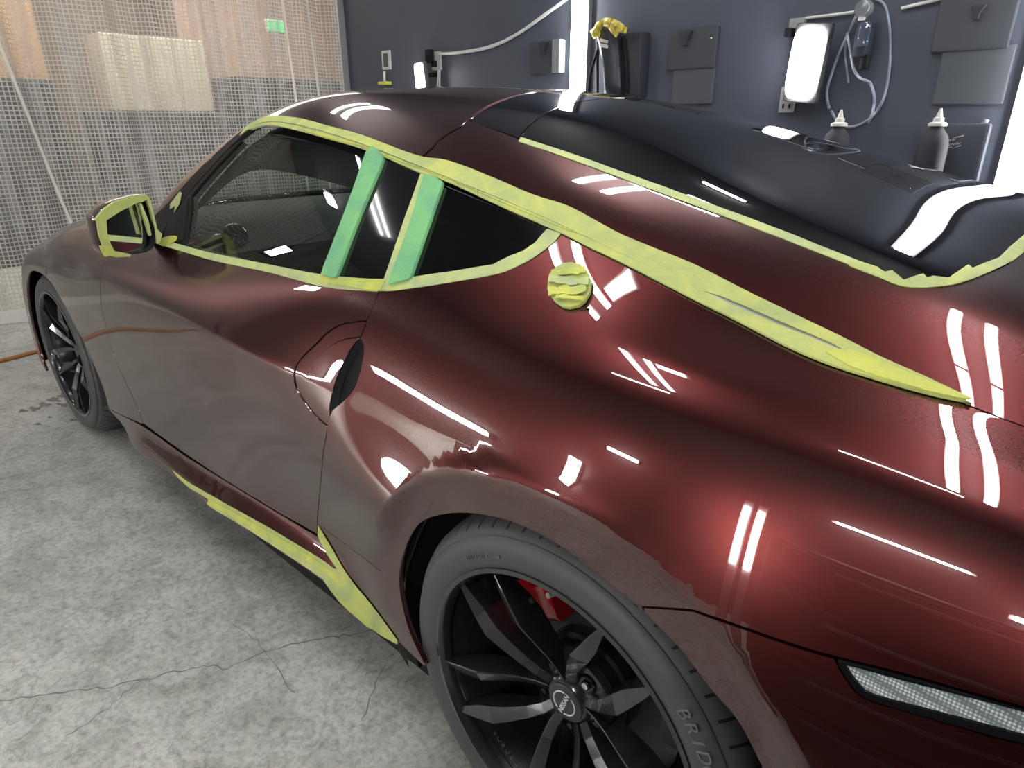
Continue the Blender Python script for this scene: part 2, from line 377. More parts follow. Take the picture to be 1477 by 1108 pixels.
# =============================== the car ===============================
car=empty('car',(0,0,0)); tag(car,'dark maroon sports coupe with black wheels, masked with yellow and green tape','car')
def lab(o,s): o['label']=s; return o
GAPR=[(547,421),(532.7,453),(524.5,476),(519,489)]            # door/quarter gap, upper stretch
GAPL=[(474,602),(471,625),(467,648),(463,690),(460.5,717),(458,745),(457.5,768)]
RECL=[(517,490.5),(507,503),(497.5,521),(486.6,545),(478.5,573.6),(475,595)]   # lens opening, door side
RECR=[(520,488.7),(524.5,503),(521,526.6),(513.7,552),(501,572),(479.4,591)]   # lens opening, quarter side
BELT=[(236,351),(257,356),(308,370),(390,387),(471,404),(548,411)]
QWLO=[(553,410),(573,409),(597,404),(663,394),(711,388),(744,376),(773,359),(802,335)]
SKT=[(157,590),(208,616),(270,659),(342,703.5),(407,743),(457.5,773)]
SKR=[(459,774),(476,793),(492,818),(530,868),(577,929)]
SKB=[(577,931),(539,910),(493,871),(469,841),(400,793),(356,765),(301,728),(255,690),(185,643),(159,620)]
FGAP=[(206,610),(196,582),(179.4,548),(162.5,507),(152,466.6),(146,443),(145.6,396),(158,368)]
FARCH=[(50,391),(57,393.5),(66,400),(78,414),(95,444),(112,477),(123,498),(138.4,533),(150,563),(156.5,588)]
RARCH=[(614.6,961),(597,925),(585,890),(577,845),(580,806),(602,760),(635.6,743.5),(686,742),(749,757.7),(812,791),(854,823),(896,856),(929,884)]
RARC2=[(929,884),(980,936),(1022,991),(1064,1041),(1097,1104)]
SEAMQ=[(927,876),(962,878),(999,881),(1008,884),(1060,902),(1148,932.7),(1208,950)]
LAMPT=[(1208,950),(1304,974),(1432,1010),(1500,1029),(1600,1057)]
LAMPB=[(1600,1104),(1500,1078),(1432,1062),(1330,1033),(1260,1012),(1238,1001)]
LAMPL=[(1233,996),(1215,970),(1206,953)]
def P_(S,*segs): return uvpath(S,list(segs))
def both(name,S,path,mat,labels=None,**k):
    a=panel(name,S,path,car,mat,**k); b=panel(name,S,path,car,mat,mirror=True,**k)
    return a,b
G=.0016
xk0=SIDE.inv(806,337)[0]
farch=[SIDE.inv(*q) for q in FARCH]
# circle for the hidden part of the front arch
fx,fz,fr=-2.55,.343,.343
front_arch_hidden=arc_uv(fx,fz,fr,205,106,22)
door=P_(SIDE,('u',[(-1.70,.785)]),('p',BELT),('p',GAPR),('p',RECL),('p',GAPL),('P',[(457,771)]+SKT[::-1][1:-1]),('p',FGAP))
HO=[(523,463),(510,465),(490,469),(472,480),(455,497),(438,513),(427,527),(424,543),(427,559),(436,576),(448,592),(460,605),(472.5,615)]
HI=[(517.5,487),(508,487.5),(495,490),(480,497),(463,512),(447,528),(440,542),(443,559),(453,573),(464,583),(474.5,590)]
doorp=P_(SIDE,('u',[(-1.70,.785)]),('p',BELT),('p',[(547,421),(532.7,453),(527,463)]),('p',HO),('p',[(471,625),(467,648),(463,690),(460.5,717),(458,745),(457.5,766)]),('P',[(457,771)]+SKT[::-1][1:-1]+[(207,613)]),('p',FGAP))
D1=panel('door',SIDE,doorp,car,PAINT,gap=G,step=.012)
D2=panel('door',SIDE,door,car,PAINT,gap=G,mirror=True)
bez=P_(SIDE,('p',HO),('p',[(473,605),(474.5,593)]),('p',HI[::-1]),('p',[(521,479),(526,466)]))
o=panel('handle_surround',SIDE,bez,D1,PAINT,gap=.0009,off=-.0025,step=.012)
hp=P_(SIDE,('p',HI),('p',RECL[::-1]))
o=panel('door_handle',SIDE,hp,D1,PAINT,gap=.0012,off=.0012,step=.01)
both('front_fender',SIDE,P_(SIDE,('p',FGAP),('u',[(-1.71,.79),(-1.675,.985)]),('u',[(-1.69,.988),(-1.9,.988),(-2.2,.988),(-2.5,.988),(-2.8,.988),(-2.98,.988)]),('U',[(-2.98,.5),(-2.98,.02),(-2.9,.02)]),('U',front_arch_hidden),('p',FARCH),('p',[(157,590),(180,601),(205,612)])),PAINT,gap=G)
both('quarter_panel',SIDE,P_(SIDE,('p',QWLO),('u',[(xk0+.02,.985),(.1,.985),(.42,.985),(.7,.985),(.945,.985)]),('U',[(.945,.9),(.945,.56)]),('u',[(.945,.535),(.8,.53),(.68,.53)]),('p',LAMPT[::-1]),('p',SEAMQ[::-1]),('p',RARCH[::-1]),('p',[(612,962),(595,946),(579,930)]),('p',SKR[::-1]),('p',GAPL[::-1]),('p',RECR[::-1]),('p',GAPR[::-1])),PAINT,gap=G,step=.012)
arc_low=arc_uv(.012,.337,.372,-5,-24,6)
both('rear_bumper',SIDE,P_(SIDE,('p',SEAMQ),('p',LAMPL[::-1]),('p',LAMPB[::-1]),('u',[(.66,.475),(.7,.53),(.8,.53),(.945,.535)]),('U',[(.945,.3),(.945,.02),(.36,.01)]),('U',arc_low[::-1]),('p',RARC2[::-1])),PAINT,gap=G)
both('side_skirt',SIDE,P_(SIDE,('p',SKT),('p',SKR),('p',SKB)),PAINT,gap=G,off=.001)
# rear side marker: black frame, reflector lens
fr_=P_(SIDE,('p',LAMPT),('u',[(.655,.50)]),('p',LAMPB),('p',LAMPL))
ln_=P_(SIDE,('p',[(1221,960),(1304,983),(1432,1016),(1500,1035),(1590,1060)]),('p',[(1590,1094),(1500,1066),(1432,1047),(1330,1020),(1270,1004),(1248,995)]),('p',[(1243,990),(1230,974)]))
mk_=panel('side_marker',SIDE,fr_,car,GBLACK,gap=.001,off=.0015,step=.01,holes=[ln_]); lab(mk_,'long slim rear side reflector in a gloss black frame')
LENS=pbr('reflector_lens',(.55,.60,.62),rough=.15,coat=.6)
N_,L_=nodes(LENS); tc=N_.new('ShaderNodeTexCoord'); vo=N_.new('ShaderNodeTexVoronoi'); vo.inputs['Scale'].default_value=300; vo.inputs['Randomness'].default_value=.12; L_.new(tc.outputs['Object'],vo.inputs['Vector'])
rp=N_.new('ShaderNodeValToRGB'); rp.color_ramp.elements[0].position=.15; rp.color_ramp.elements[0].color=(.72,.78,.80,1); rp.color_ramp.elements[1].position=.55; rp.color_ramp.elements[1].color=(.16,.19,.20,1); L_.new(vo.outputs['Distance'],rp.inputs[0]); L_.new(rp.outputs[0],N_['Principled BSDF'].inputs['Base Color'])
bp_=N_.new('ShaderNodeBump'); bp_.inputs['Distance'].default_value=.001; bp_.inputs['Strength'].default_value=.6; bp_.invert=True; L_.new(vo.outputs['Distance'],bp_.inputs['Height']); L_.new(bp_.outputs[0],N_['Principled BSDF'].inputs['Normal'])
lab(panel('reflector_lens',SIDE,ln_,mk_,LENS,off=-.0005,step=.012),'pale grey reflector lens with a dotted pattern')
mk2=panel('side_marker',SIDE,fr_,car,GBLACK,gap=.001,off=.0015,step=.012,mirror=True)
# inner shell seen through the gaps, with the wheel openings cut out
def shell(mirror):
    p=[(-2.96,.06),(-2.94,.06)]+arc_uv(fx,fz,.385,205,-20,30)+[(-2.15,.06),(-.45,.06)]+arc_uv(.012,.337,.385,200,-17,30)+[(.42,.06),(.93,.06),(.93,.96),(.4,.96),(-.1,.96),(-.14,.9),(-.25,.8),(-.45,.765),(-1.7,.765),(-1.75,.9),(-2.96,.95)]
    return panel('inner_body_shell',SIDE,p,car,BLACK,off=-.016,edge=False,step=.04,mirror=mirror)
shell(False); shell(True)
# handle recess behind the lens opening
rc=P_(SIDE,('p',RECL),('p',RECR[::-1])); cx_=np.mean([q[0] for q in rc]); ct_=np.mean([q[1] for q in rc])
V=[];F=[]; m=len(rc)
for i,(s,d) in enumerate(((1.0,-.001),(.97,-.012),(.8,-.026),(.45,-.034))):
    x=np.array([cx_+(q[0]-cx_)*s for q in rc]); t=np.array([ct_+(q[1]-ct_)*s for q in rc]); V+=list(SIDE.P(x,t)+SIDE.N(x,t)*SIDE.flip*d)
for i in range(3): F+=[(i*m+k,i*m+(k+1)%m,(i+1)*m+(k+1)%m,(i+1)*m+k) for k in range(m)]
F.append(tuple(3*m+k for k in range(m)))
hr=mk('handle_recess',V,F,pbr('recess_grey',(.035,.04,.042),rough=.3,coat=.4),car,smooth=True); lab(hr,'dark hollow behind the door handle')
# greenhouse
gl=P_(SIDE,('p',[(274,283),(300,252),(330,219),(360,188)]),('p',[(364,189),(417,198),(471,208),(530,229)]),('p',[(533,232),(478,397)]),('p',[(471,399),(390,382),(308,365),(266,351)]))
seal=P_(SIDE,('p',[(480,401),(390,385),(308,368),(258,354),(236,349)]),('u',[(-1.525,.985),(-1.45,.995),(-1.38,.995),(-1.3,.995),(-1.25,.99)]),('u',[(-1.2,.985),(-1.1,.985),(-.9,.985),(-.66,.985)]),('p',[(541,232),(484,398)]))
both('window_seal',SIDE,seal,BLACK,holes=[gl],off=-.002,depth=.02,step=.012)
both('door_window',SIDE,gl,GLASS,off=-.006,depth=.004,step=.02)
bpil=P_(SIDE,('p',[(481,403),(541,232)]),('p',[(552,228),(580,238),(606,250)]),('p',[(607,256),(598,283),(553,408)]))
both('b_pillar_trim',SIDE,bpil,GBLACK,off=0,gap=.001)
qw=P_(SIDE,('p',QWLO),('u',[(xk0-.01,.985),(-.25,.985),(-.35,.985),(-.45,.985)]),('p',[(608,256),(554,408)]))
both('quarter_window',SIDE,qw,DGLASS,off=-.001,depth=.004,gap=.001)
for mr in(False,True):
    panel('roof_lining',SIDE,[(x,1.0) for x in np.linspace(-1.5,-.15,30)]+[(x,.945) for x in np.linspace(-.15,-1.22,20)]+[(-1.30,.945),(-1.40,.94),(-1.50,.935)],car,BLACK,off=-.035,edge=False,step=.03,mirror=mr)
panel('roof_lining',TOP,[(x,.03) for x in np.linspace(-1.24,-.3,16)]+[(-.3,1.0),(-.3,1.97)]+[(x,1.97) for x in np.linspace(-.34,-1.24,16)]+[(-1.33,1.5),(-1.345,1.0),(-1.33,.5)],car,BLACK,off=-.04,edge=False,step=.04)
# top side
def inv_list(S,L): return uvpath(S,[('p',L)])
def mt(L): return [(x,2-t) for x,t in L[::-1]]
seam=inv_list(TOP,[(624,214),(635.5,201.7),(651.7,191),(665,184)])
xs,ts=seam[-1]; seam=[(seam[0][0]+.004,0.0)]+seam+cr([(xs,ts),(xs-.055,.45),(xs-.10,.7),(xs-.115,1.0)],5)[1:]
seam_f=seam+mt(seam)[1:]
gt=[TOP.inv(750,200)]; gtop=cr([gt[0],(gt[0][0]-.035,.38),(gt[0][0]-.085,.6),(gt[0][0]-.12,1.0)],6)
gnear=inv_list(TOP,[(750,201),(822,226),(925,263),(1027,301),(1130,340),(1227,379),(1270,395)])
gbot=cr([gnear[-1]]+[TOP.inv(*q) for q in ((1300,408),(1335,413),(1390,405),(1450,382),(1477,358))]+[(.425,.85),(.44,1.0)],6)
glass=gtop[::-1]+gnear+gbot[1:]
glass_f=glass+mt(glass)[1:-1]
# closed loops
hatch=seam_f+[(x,2.0) for x in np.linspace(-.42,.945,24)]+[(.945,1.5),(.945,1.0),(.945,.5)]+[(x,0.) for x in np.linspace(.945,-.42,24)]
strip=[q for q in seam_f if .25<q[1]<1.75]
hole=[(strip[0][0]+.002,strip[0][1]+.004)]+[(x+.004,t) for x,t in strip[1:-1]]+[(strip[-1][0]+.002,strip[-1][1]-.004)]+mt(gbot)[::-1][0:0]
side_r=mt(gnear); bot_f=gbot+mt(gbot)[1:]
hole=hole+mt(gnear)[::-1][0:0]
far=[(x,2-t) for x,t in gnear]
hole=hole+far+[(x,2-t) for x,t in gbot[1:]][:-1]+gbot[1:][::-1]+gnear[::-1]
HATCH=panel('hatch',TOP,hatch,car,PAINT,holes=[hole],gap=G,step=.016,depth=.006); lab(HATCH,'maroon tailgate frame around the dark rear glass')
top_f=gtop+mt(gtop)[1:]
stp=[(x+.004,t) for x,t in strip]+[(x-.002,t) for x,t in top_f[::-1]]
panel('hatch_upper_trim',TOP,stp,HATCH,GBLACK,gap=.0016)
panel('hatch_glass',TOP,glass_f,HATCH,HGLASS,gap=.001,off=-.0005,depth=.004)
# roof, pillars, screen, bonnet
head=cr([(-1.235,.285),(-1.29,.45),(-1.335,.7),(-1.35,1.0)],6); head_f=head+mt(head)[1:]
roof=[(x-.003,t) for x,t in seam_f]+[(x,2.0) for x in np.linspace(-.46,-1.23,24)]+[(-1.24,1.86),(-1.235,1.75)]+head_f[::-1]+[(-1.235,.25),(-1.24,.14)]+[(x,0.) for x in np.linspace(-1.23,-.46,24)]
panel('roof',TOP,roof,car,PAINT,gap=G,step=.016)
for mr in(False,True):
    panel('a_pillar',TOP,[(-1.24,.13),(-1.3,.125),(-1.4,.12),(-1.55,.12),(-1.72,.10),(-1.76,.25),(-1.6,.27),(-1.45,.27),(-1.3,.27),(-1.237,.27)],car,PAINT,mirror=mr,step=.014)
    panel('pillar_seal',TOP,[(-1.235,.0),(-1.3,.0),(-1.4,.0),(-1.53,.0),(-1.6,.0),(-1.72,.08),(-1.55,.118),(-1.4,.118),(-1.3,.123),(-1.238,.128)],car,BLACK,off=-.001,mirror=mr,step=.014)
    panel('cowl_side',TOP,[(-1.61,.0),(-1.68,.0),(-1.9,.0),(-2.0,.13),(-1.9,.28),(-1.76,.26),(-1.73,.09)],car,PAINT,mirror=mr,step=.02,off=-.001)
base=cr([(-1.735,.29),(-1.85,.5),(-1.95,.75),(-1.98,1.0)],6); base_f=base+mt(base)[1:]
panel('windscreen',TOP,head_f+base_f[::-1],car,WGLASS,gap=.003,off=-.003,step=.03)
panel('cowl',TOP,[(x-.004,t) for x,t in base_f]+[(-1.9,1.72),(-2.02,1.7),(-2.12,1.0),(-2.02,.3),(-1.9,.28)],car,BLACK,off=-.004,step=.03)
panel('bonnet',TOP,[(-2.02,.01),(-2.03,.3),(-2.13,1.0),(-2.03,1.7),(-2.02,1.99),(-2.3,1.99),(-2.6,1.99),(-2.96,1.99),(-2.98,1.5),(-2.98,1.0),(-2.98,.5),(-2.96,.01),(-2.6,.01),(-2.3,.01)],car,PAINT,gap=.003,step=.03)
# nose and tail closings
def cap_section(name,x,dx,mat,flip):
    T=np.linspace(0,1,26); A=SIDE.P(T*0+x,T); B=TOP.P(T*0+x,np.linspace(0,1,20)[0]*0+np.linspace(0,1,26)); half=np.concatenate([A,B[1:]])
    oth=half[::-1]*(1,-1,1); ring=np.concatenate([half,oth[1:]]); n=len(ring); V=list(ring);F=[]; cz=ring[:,2].mean()
    for k,(s,d) in enumerate(((.96,.4),(.85,.75),(.6,.95))):
        V+= [np.array([x+dx*d,q[1]*s,cz+(q[2]-cz)*s]) for q in ring]
    for k in range(3): F+=[(k*n+i,k*n+(i+1)%n,(k+1)*n+(i+1)%n,(k+1)*n+i) for i in range(n)]
    F.append(tuple(3*n+i for i in range(n)))
    return mk(name,V,F,mat,car,smooth=True)
cap_section('tail_panel',.948,.09,PAINT,1)
fb=cap_section('front_bumper',-2.985,-.36,PAINT,-1)
# underbody
MB().box((-1.05,0,.20),(3.6,1.2,.14)).build('underbody',BLACK,car)
for s in(-1,1):
    MB().box((-1.25,s*.805,.185),(1.75,.045,.13)).build('sill_flange',BLACK,car)
# wheel arch liners
for hx,hz in((0.012,.337),(-2.55,.343)):
    for s in(-1,1):
        V=[];F=[];n=40
        for k in range(n+1):
            a=math.radians(-22+224*k/n)
            for r,y in(((.388,.872),(.392,.52),(.02,.515)) if hx>-1 else ((.372,.835),(.375,.52),(.02,.515))): V.append((hx+r*math.cos(a),s*y,hz+r*math.sin(a)))
        for k in range(n): F+=[(3*k,3*k+1,3*k+4,3*k+3),(3*k+1,3*k+2,3*k+5,3*k+4)]
        mk('wheel_arch_liner',V,F,BLACK,car,smooth=True)
# roofline trim
for s in(1,-1):
    X=np.linspace(-1.22,.385,90); n1=SIDE.N(X,X*0+.985)*SIDE.flip; n2=TOP.N(X,X*0+.02)*TOP.flip
    a=SIDE.P(X,X*0+.994)+n1*.0015; b=SIDE.P(X,X*0+.998)+n1*.003; c=TOP.P(X,X*0+.006)+n2*.003; d=TOP.P(X,X*0+.014)+n2*.0015
    V=np.concatenate([a,b,c,d])*(1,s,1); n=len(X); F=[(k*n+i,k*n+i+1,(k+1)*n+i+1,(k+1)*n+i) for k in range(3) for i in range(n-1)]
    o=mk('roofline_trim',V,F,SILVER,car,smooth=True); 
    if s==1: lab(o,'satin silver strip along the roof edge, mostly covered by yellow tape')
# =============================== masking tape ===============================
def tape(label,S,path,mat=YTAPE,off=.0012,depth=.0012,step=.012,parent=None,wob=.0006,name='masking_tape'):
    o=panel(name,S,path,parent or car,mat,off=off,depth=depth,step=step,wob=wob); o['label']=label; return o
UP=[(357,184),(366,178),(387,170),(430,172),(471,183),(525,198),(600,226),(652,235.6),(717,261),(771,284),(825,302),(900,342),(1000,383),(1065,416),(1130,448),(1208,485.6),(1276,520),(1335,546),(1385,570)]
LO=[(361,188),(387,182),(417,186),(471,200.5),(539,221),(600,248),(649,265),(717,296.5),(790,329),(811.7,338.5),(852,359),(900,382),(1000,433.6),(1065,466),(1130,500),(1182,523),(1227.5,539),(1309,563.6),(1361,576.6),(1395,583)]
upu=inv_list(TOP,UP); lou=inv_list(SIDE,LO)
def kline(x0,x1,t,tg,n=60):
    o=[]
    for x in np.linspace(x0,x1,n):
        o.append((x,tg if .115<x<.275 else t))
    return o
jag=lambda L,a: [(x+random.uniform(-a,a)*.3,t+random.uniform(-a,a)) for x,t in L]
tape('yellow masking tape over the upper roof edge, from windscreen pillar to tail',TOP,upu+kline(.405,upu[0][0],.0,.010),off=.004,depth=.003)
tape('yellow masking tape below the roof edge, over the side windows and down to a point at the tail',SIDE,lou+kline(.408,lou[0][0],.999,.993),off=.0045,depth=.0035)
tape('brighter doubled strip of yellow tape along the roof edge over the windows',SIDE,inv_list(SIDE,[(440,190),(480,202),(530,215),(560,228),(640,258),(720,292),(790,322),(813,332)])+[(x,.997) for x in np.linspace(-.12,-.93,20)],YTAPE2,off=.006,depth=.0015)
tape('crumpled overlapping piece of yellow tape near the tail end of the roof-edge tape',SIDE,inv_list(SIDE,[(1190,513),(1225,510),(1270,528),(1340,556),(1398,581),(1345,572),(1280,553),(1225,534)]),YTAPE2,off=.0065,depth=.002)
tape('pale yellow tape strip along the near edge of the rear glass',TOP,inv_list(TOP,[(751,198.7),(822.5,221.8),(925,258.7),(1027.5,296),(1130,334.5),(1227,373),(1262,385)])+inv_list(TOP,[(1304,410),(1227,383.5),(1130,345.3),(1027.5,306.5),(925,268.5),(822.5,230),(748,204.5)]),PTAPE)
gj=[]
for k,q in enumerate([(1224,378),(1266,386),(1272,394),(1286,391),(1303,405),(1331,396),(1337,402),(1345,399),(1368,402),(1396,383),(1402,388),(1440,373),(1456,357),(1477,339)]): gj.append(TOP.inv(*q))
lowb=inv_list(TOP,[(1477,364),(1455,380),(1400,404),(1357.5,414),(1305,414.5),(1265,400),(1224,384)])
tape('yellow tape strip with torn zigzag edge along the bottom edge of the rear glass',TOP,gj+[(.40,.80),(.42,.80)]+lowb,YTAPE,step=.009)
tape('scrap of yellow tape at the far lower corner of the rear glass',TOP,[(.24,1.70),(.262,1.66),(.285,1.69),(.305,1.63),(.335,1.62),(.345,1.68),(.31,1.73),(.27,1.745)],YTAPE,step=.01)
tape('yellow masking tape under the door window, along its lower edge',SIDE,inv_list(SIDE,[(240.6,348),(257,352),(308,365.5),(390,382),(471,397),(552,403.7)])+inv_list(SIDE,[(545,421),(471,414.6),(390,393.5),(308,376),(254,360),(232,354)]),PTAPE)
tape('folded yellow tape end under the mirror corner of the door window',SIDE,inv_list(SIDE,[(227,352),(238,343),(255,341),(256,346),(248,352),(236,356)]),YTAPE2,off=.003)
tape('short doubled piece of yellow tape at the rear lower corner of the door window',SIDE,inv_list(SIDE,[(462,399),(500,402),(550,403),(557,404),(553,413),(546,420),(500,413),(463,407)]),YTAPE2,off=.0026)
tape('curved yellow masking tape under the small quarter window, lower edge ragged',SIDE,inv_list(SIDE,[(557,403.6),(573,405),(595,400),(662.6,390),(711,382)])+jag(inv_list(SIDE,[(741,367),(755,362),(771,350.7),(790,330.4)]),.002)+inv_list(SIDE,[(810,337),(798,350.7),(773.7,369.7),(744,386),(711,397),(635.5,410),(573,419),(547,420)]),PTAPE)
tape('narrow crease line',SIDE,inv_list(SIDE,[(459,756),(500,786),(548,823)])+inv_list(SIDE,[(547,825),(499,788.5),(459,759)]),PAINT,off=.0009,depth=.0012,wob=0,name='panel_crease').pop('label')
tape('green masking tape strip on the front edge of the door pillar',SIDE,inv_list(SIDE,[(540,213),(547,218),(556,230)])+inv_list(SIDE,[(553,240),(520,318),(489,401)])+inv_list(SIDE,[(486,402),(467,397)])+inv_list(SIDE,[(470,388),(500,310),(531,222)]),GTAPE,off=.007,depth=.0075)
tape('narrow yellow tape strip beside the green tape at the quarter window',SIDE,inv_list(SIDE,[(608,251),(619,255)])+inv_list(SIDE,[(612,270),(590,335),(569,406)])+inv_list(SIDE,[(566,408),(555.5,404)])+inv_list(SIDE,[(558,396),(580,331),(605,260)]),PTAPE,off=.003)
tape('green masking tape strip at the front edge of the quarter window',SIDE,inv_list(SIDE,[(614,255),(628,258),(641,265)])+inv_list(SIDE,[(640,270),(618,335),(595,402)])+inv_list(SIDE,[(590,405),(564,411)])+inv_list(SIDE,[(566,402),(592,330),(612,262)]),GTAPE,off=.0068,depth=.0075)
sk=inv_list(SIDE,[(249.5,678),(275,697),(301,712),(345,737),(390,762),(430,786),(469,810),(492,829),(513.6,851),(545,889),(575,926.5)])
sl=inv_list(SIDE,[(573.7,928.5),(539,908),(493,868),(469,837),(356,762),(303,730),(301,720),(275,704),(256,687)])
tape('long yellow masking tape strip along the sill under the door',SIDE,sk+sl,YTAPE,off=.0022)
mid1=[(302,719),(345,742),(390,767),(440,797),(469,816),(492,835)]; mid2=[(490,841),(466,823),(438,805),(388,775),(343,749),(303,727)]
tape('brighter overlap ridge along the sill tape',SIDE,inv_list(SIDE,mid1)+inv_list(SIDE,mid2),YTAPE2,off=.0042)
tape('second yellow tape piece on the rear half of the sill, stuck over the first',SIDE,inv_list(SIDE,[(470,822),(490,822),(513,849),(541,896),(538,907)])+inv_list(SIDE,[(530,902),(493,869),(469,838)]),YTAPE,off=.0036)
tape('narrow yellow tape rising from the sill end to the door gap',SIDE,inv_list(SIDE,[(460,758),(476,784),(503,830),(540,876),(575,924)])+inv_list(SIDE,[(572,926),(537.6,885),(484.5,816.7),(466,786),(459.5,772)]),YTAPE,off=.0028)
a=np.linspace(0,2*np.pi,40,endpoint=False); bp0=[(823.5+31*math.cos(q)+random.uniform(-1,1),414.5+32.5*math.sin(q)+random.uniform(-1,1)) for q in a]
tape('round patch of crumpled yellow tape covering the badge on the rear pillar',SIDE,P_(SIDE,('P',bp0)),YTAPE,off=.006,depth=.006,step=.006,wob=.002)
for i,(ang,w,l,dx,dy,c0) in enumerate(((-.10,9,24,0,-17,0),(.06,8,28,1,-3,1),(-.04,9,27,-1,11,0),(.12,5,20,3,22,1))):
    c,s=math.cos(ang),math.sin(ang); q=[]
    for k in range(9): u=-1+k/4; v=-.6+random.uniform(-.25,.25); q.append((823+dx+c*u*l-s*v*w,414+dy+s*u*l+c*v*w))
    for k in range(9): u=1-k/4; v=.6+random.uniform(-.25,.25); q.append((823+dx+c*u*l-s*v*w,414+dy+s*u*l+c*v*w))
    tape('creased fold of yellow tape on the covered badge',SIDE,P_(SIDE,('P',q)),(YTAPE2,PTAPE)[c0] if i<3 else YTAPE2,off=.0088+.0011*i,depth=.0016,step=.006,wob=.0025)
tape('yellow tape on the top tip of the black mirror base triangle',TOP,[(-1.535,.09),(-1.50,.10),(-1.482,.07),(-1.470,.0),(-1.49,.0),(-1.498,.04),(-1.525,.06)],PTAPE,off=.002)
# black mirror base triangle
sail=P_(SIDE,('p',[(236,346),(246,305),(254,292),(268,279)]),('p',[(272,284),(268,315),(263,346)]),('p',[(258,349),(245,347)]))
panel('mirror_base_trim',SIDE,sail,car,BLACK,off=.001,step=.012); panel('mirror_base_trim',SIDE,sail,car,BLACK,off=.001,step=.012,mirror=True)
# =============================== door mirror ===============================
XM=-1.40
OUT=[(136,316),(148,302),(163,291.4),(180,286),(196,282),(206,281.5),(213,286),(218.6,303),(222,320),(224,335),(223,352),(215,362),(200,366),(180,368.5),(160,368),(150,366),(145,358),(141,340)]
INN=[(151,318.5),(172,306),(196,292.5),(201,294),(208,315),(215,339),(214,354),(206,361),(192,363.5),(178.5,364.6),(163,360),(156,351)]
def onx(L,x): return [onplane(q[0],q[1],0,x) for q in L]
def side_mirror(sg):
    o_=[np.array(q) for q in onx(cr(OUT+[OUT[0]],4)[:-1],XM)]; c=np.mean(o_,0); n=len(o_); V=[];F=[]
    for dx,s in((-.040,.90),(0.003,.93),(0.006,.965),(0,.995),(-.02,1.03),(-.055,1.02),(-.095,.9),(-.125,.68),(-.14,.35)):
        V+=[np.array([XM+dx,c[1]+(q[1]-c[1])*s,c[2]+(q[2]-c[2])*s]) for q in o_]
    for k in range(8): F+=[(k*n+i,k*n+(i+1)%n,(k+1)*n+(i+1)%n,(k+1)*n+i) for i in range(n)]
    F.append(tuple(8*n+i for i in range(n))[::-1])
    mi=[1 if k<3 else 0 for k in range(8) for i in range(n)]+[0]
    V=[v*(1,sg,1) for v in V]
    h=mk('side_mirror',V,F,parent=car,smooth=True,mats=[PAINT,BLACK],mi=mi)
    g=[np.array(q) for q in onx(cr(INN+[INN[0]],4)[:-1],XM)]; gc=np.mean(g,0)
    # glass slightly turned, inside a black rim
    Vg=[np.array([XM+.006+.0,q[1],q[2]]) for q in g]; Vb=[np.array([XM-.038,c[1]+(q[1]-c[1])*.90,c[2]+(q[2]-c[2])*.90]) for q in o_]
    MG=pbr('mirror_glass',(.86,.88,.88),rough=.0,metal=1)
    nrm=np.array([1.,.20,-.01]); nrm/=np.linalg.norm(nrm)
    for v in Vg: v[0]=XM-.012-((v-gc)[1]*nrm[1]+(v-gc)[2]*nrm[2])/nrm[0]
    back=[v-np.array([.006,0,0]) for v in Vg]; m=len(Vg)
    VV=[v*(1,sg,1) for v in Vg+back]; FF=[tuple(range(m))]+[(i,(i+1)%m,m+(i+1)%m,m+i) for i in range(m)]
    lab(mk('mirror_glass',VV,FF,MG,h),'mirror glass reflecting the door side') if sg>0 else mk('mirror_glass',VV,FF,MG,h)
    mk('mirror_inner',[v*(1,sg,1) for v in Vb],[tuple(range(n))],BLACK,h)
    # foot to the door
    e=[np.array(q) for q in ((XM-.02,-.80,.895),(XM-.05,-.80,.89),(XM-.05,-.76,.88))]
    MB().tube([(XM-.07,sg*-.85,.925),(XM-.085,sg*-.80,.915),(XM-.10,sg*-.76,.915)],[.022,.02,.024],10).build('mirror_foot',BLACK,h,smooth=True)
    return h
SM=side_mirror(1); lab(SM,'door mirror edged with yellow tape'); side_mirror(-1)
def mtape(label,outl,mat=YTAPE,dx=.012):
    V=[np.array(q)+np.array([0,0,0]) for q in onx(outl,XM)]; n=len(V); V=[np.array([XM+dx,v[1],v[2]]) for v in V]
    B=[v-np.array([.014,0,0]) for v in V]; bm_F=[tuple(range(n))]+[(i,n+i,n+(i+1)%n,(i+1)%n) for i in range(n)]
    o=mk('masking_tape',V+B,bm_F,mat,SM); o['label']=label; return o
mtape('yellow tape along the top edge of the door mirror',[(135,317),(148,301),(163,290.5),(196,281),(210,281),(213,285),(203,291),(196,292),(172,304),(152,317),(142,321)])
mtape('yellow tape on the outer edge of the door mirror',[(137,316),(151,317),(152,335),(157,351),(163,362),(152,366),(146,356),(141,338)],dx=.014)
mtape('square yellow tape tab at the lower outer corner of the door mirror',[(142,354),(157,354),(160,362),(158,367),(149,369),(145,362)],YTAPE2,dx=.017)
mtape('yellow tape along the lower edge of the door mirror',[(157,361),(170,363),(186,366),(185,369),(165,370),(156,368)],dx=.0155)
mtape('narrow yellow tape on the inner edge of the door mirror',[(211,283),(215,288),(219,303),(225,330),(232,337),(229,350),(224,351),(222,331),(215,302),(210,290)],PTAPE,dx=.009)
mtape('thin pale tape line on the mirror rim',[(199,293),(202,293),(212,318),(216,338),(214,340),(207,318)],PTAPE,dx=.011)
# headlamp tape bit, set on the front wing edge
hp_=[SIDE.P(x,t)[0]+np.array((0,-.004,.004)) for x,t in ((-3.0,.80),(-2.93,.86),(-2.86,.90),(-2.86,.84),(-2.95,.76))]
mk('masking_tape',hp_,[tuple(range(5))],YTAPE,car)['label']='bit of yellow tape at the front lamp'
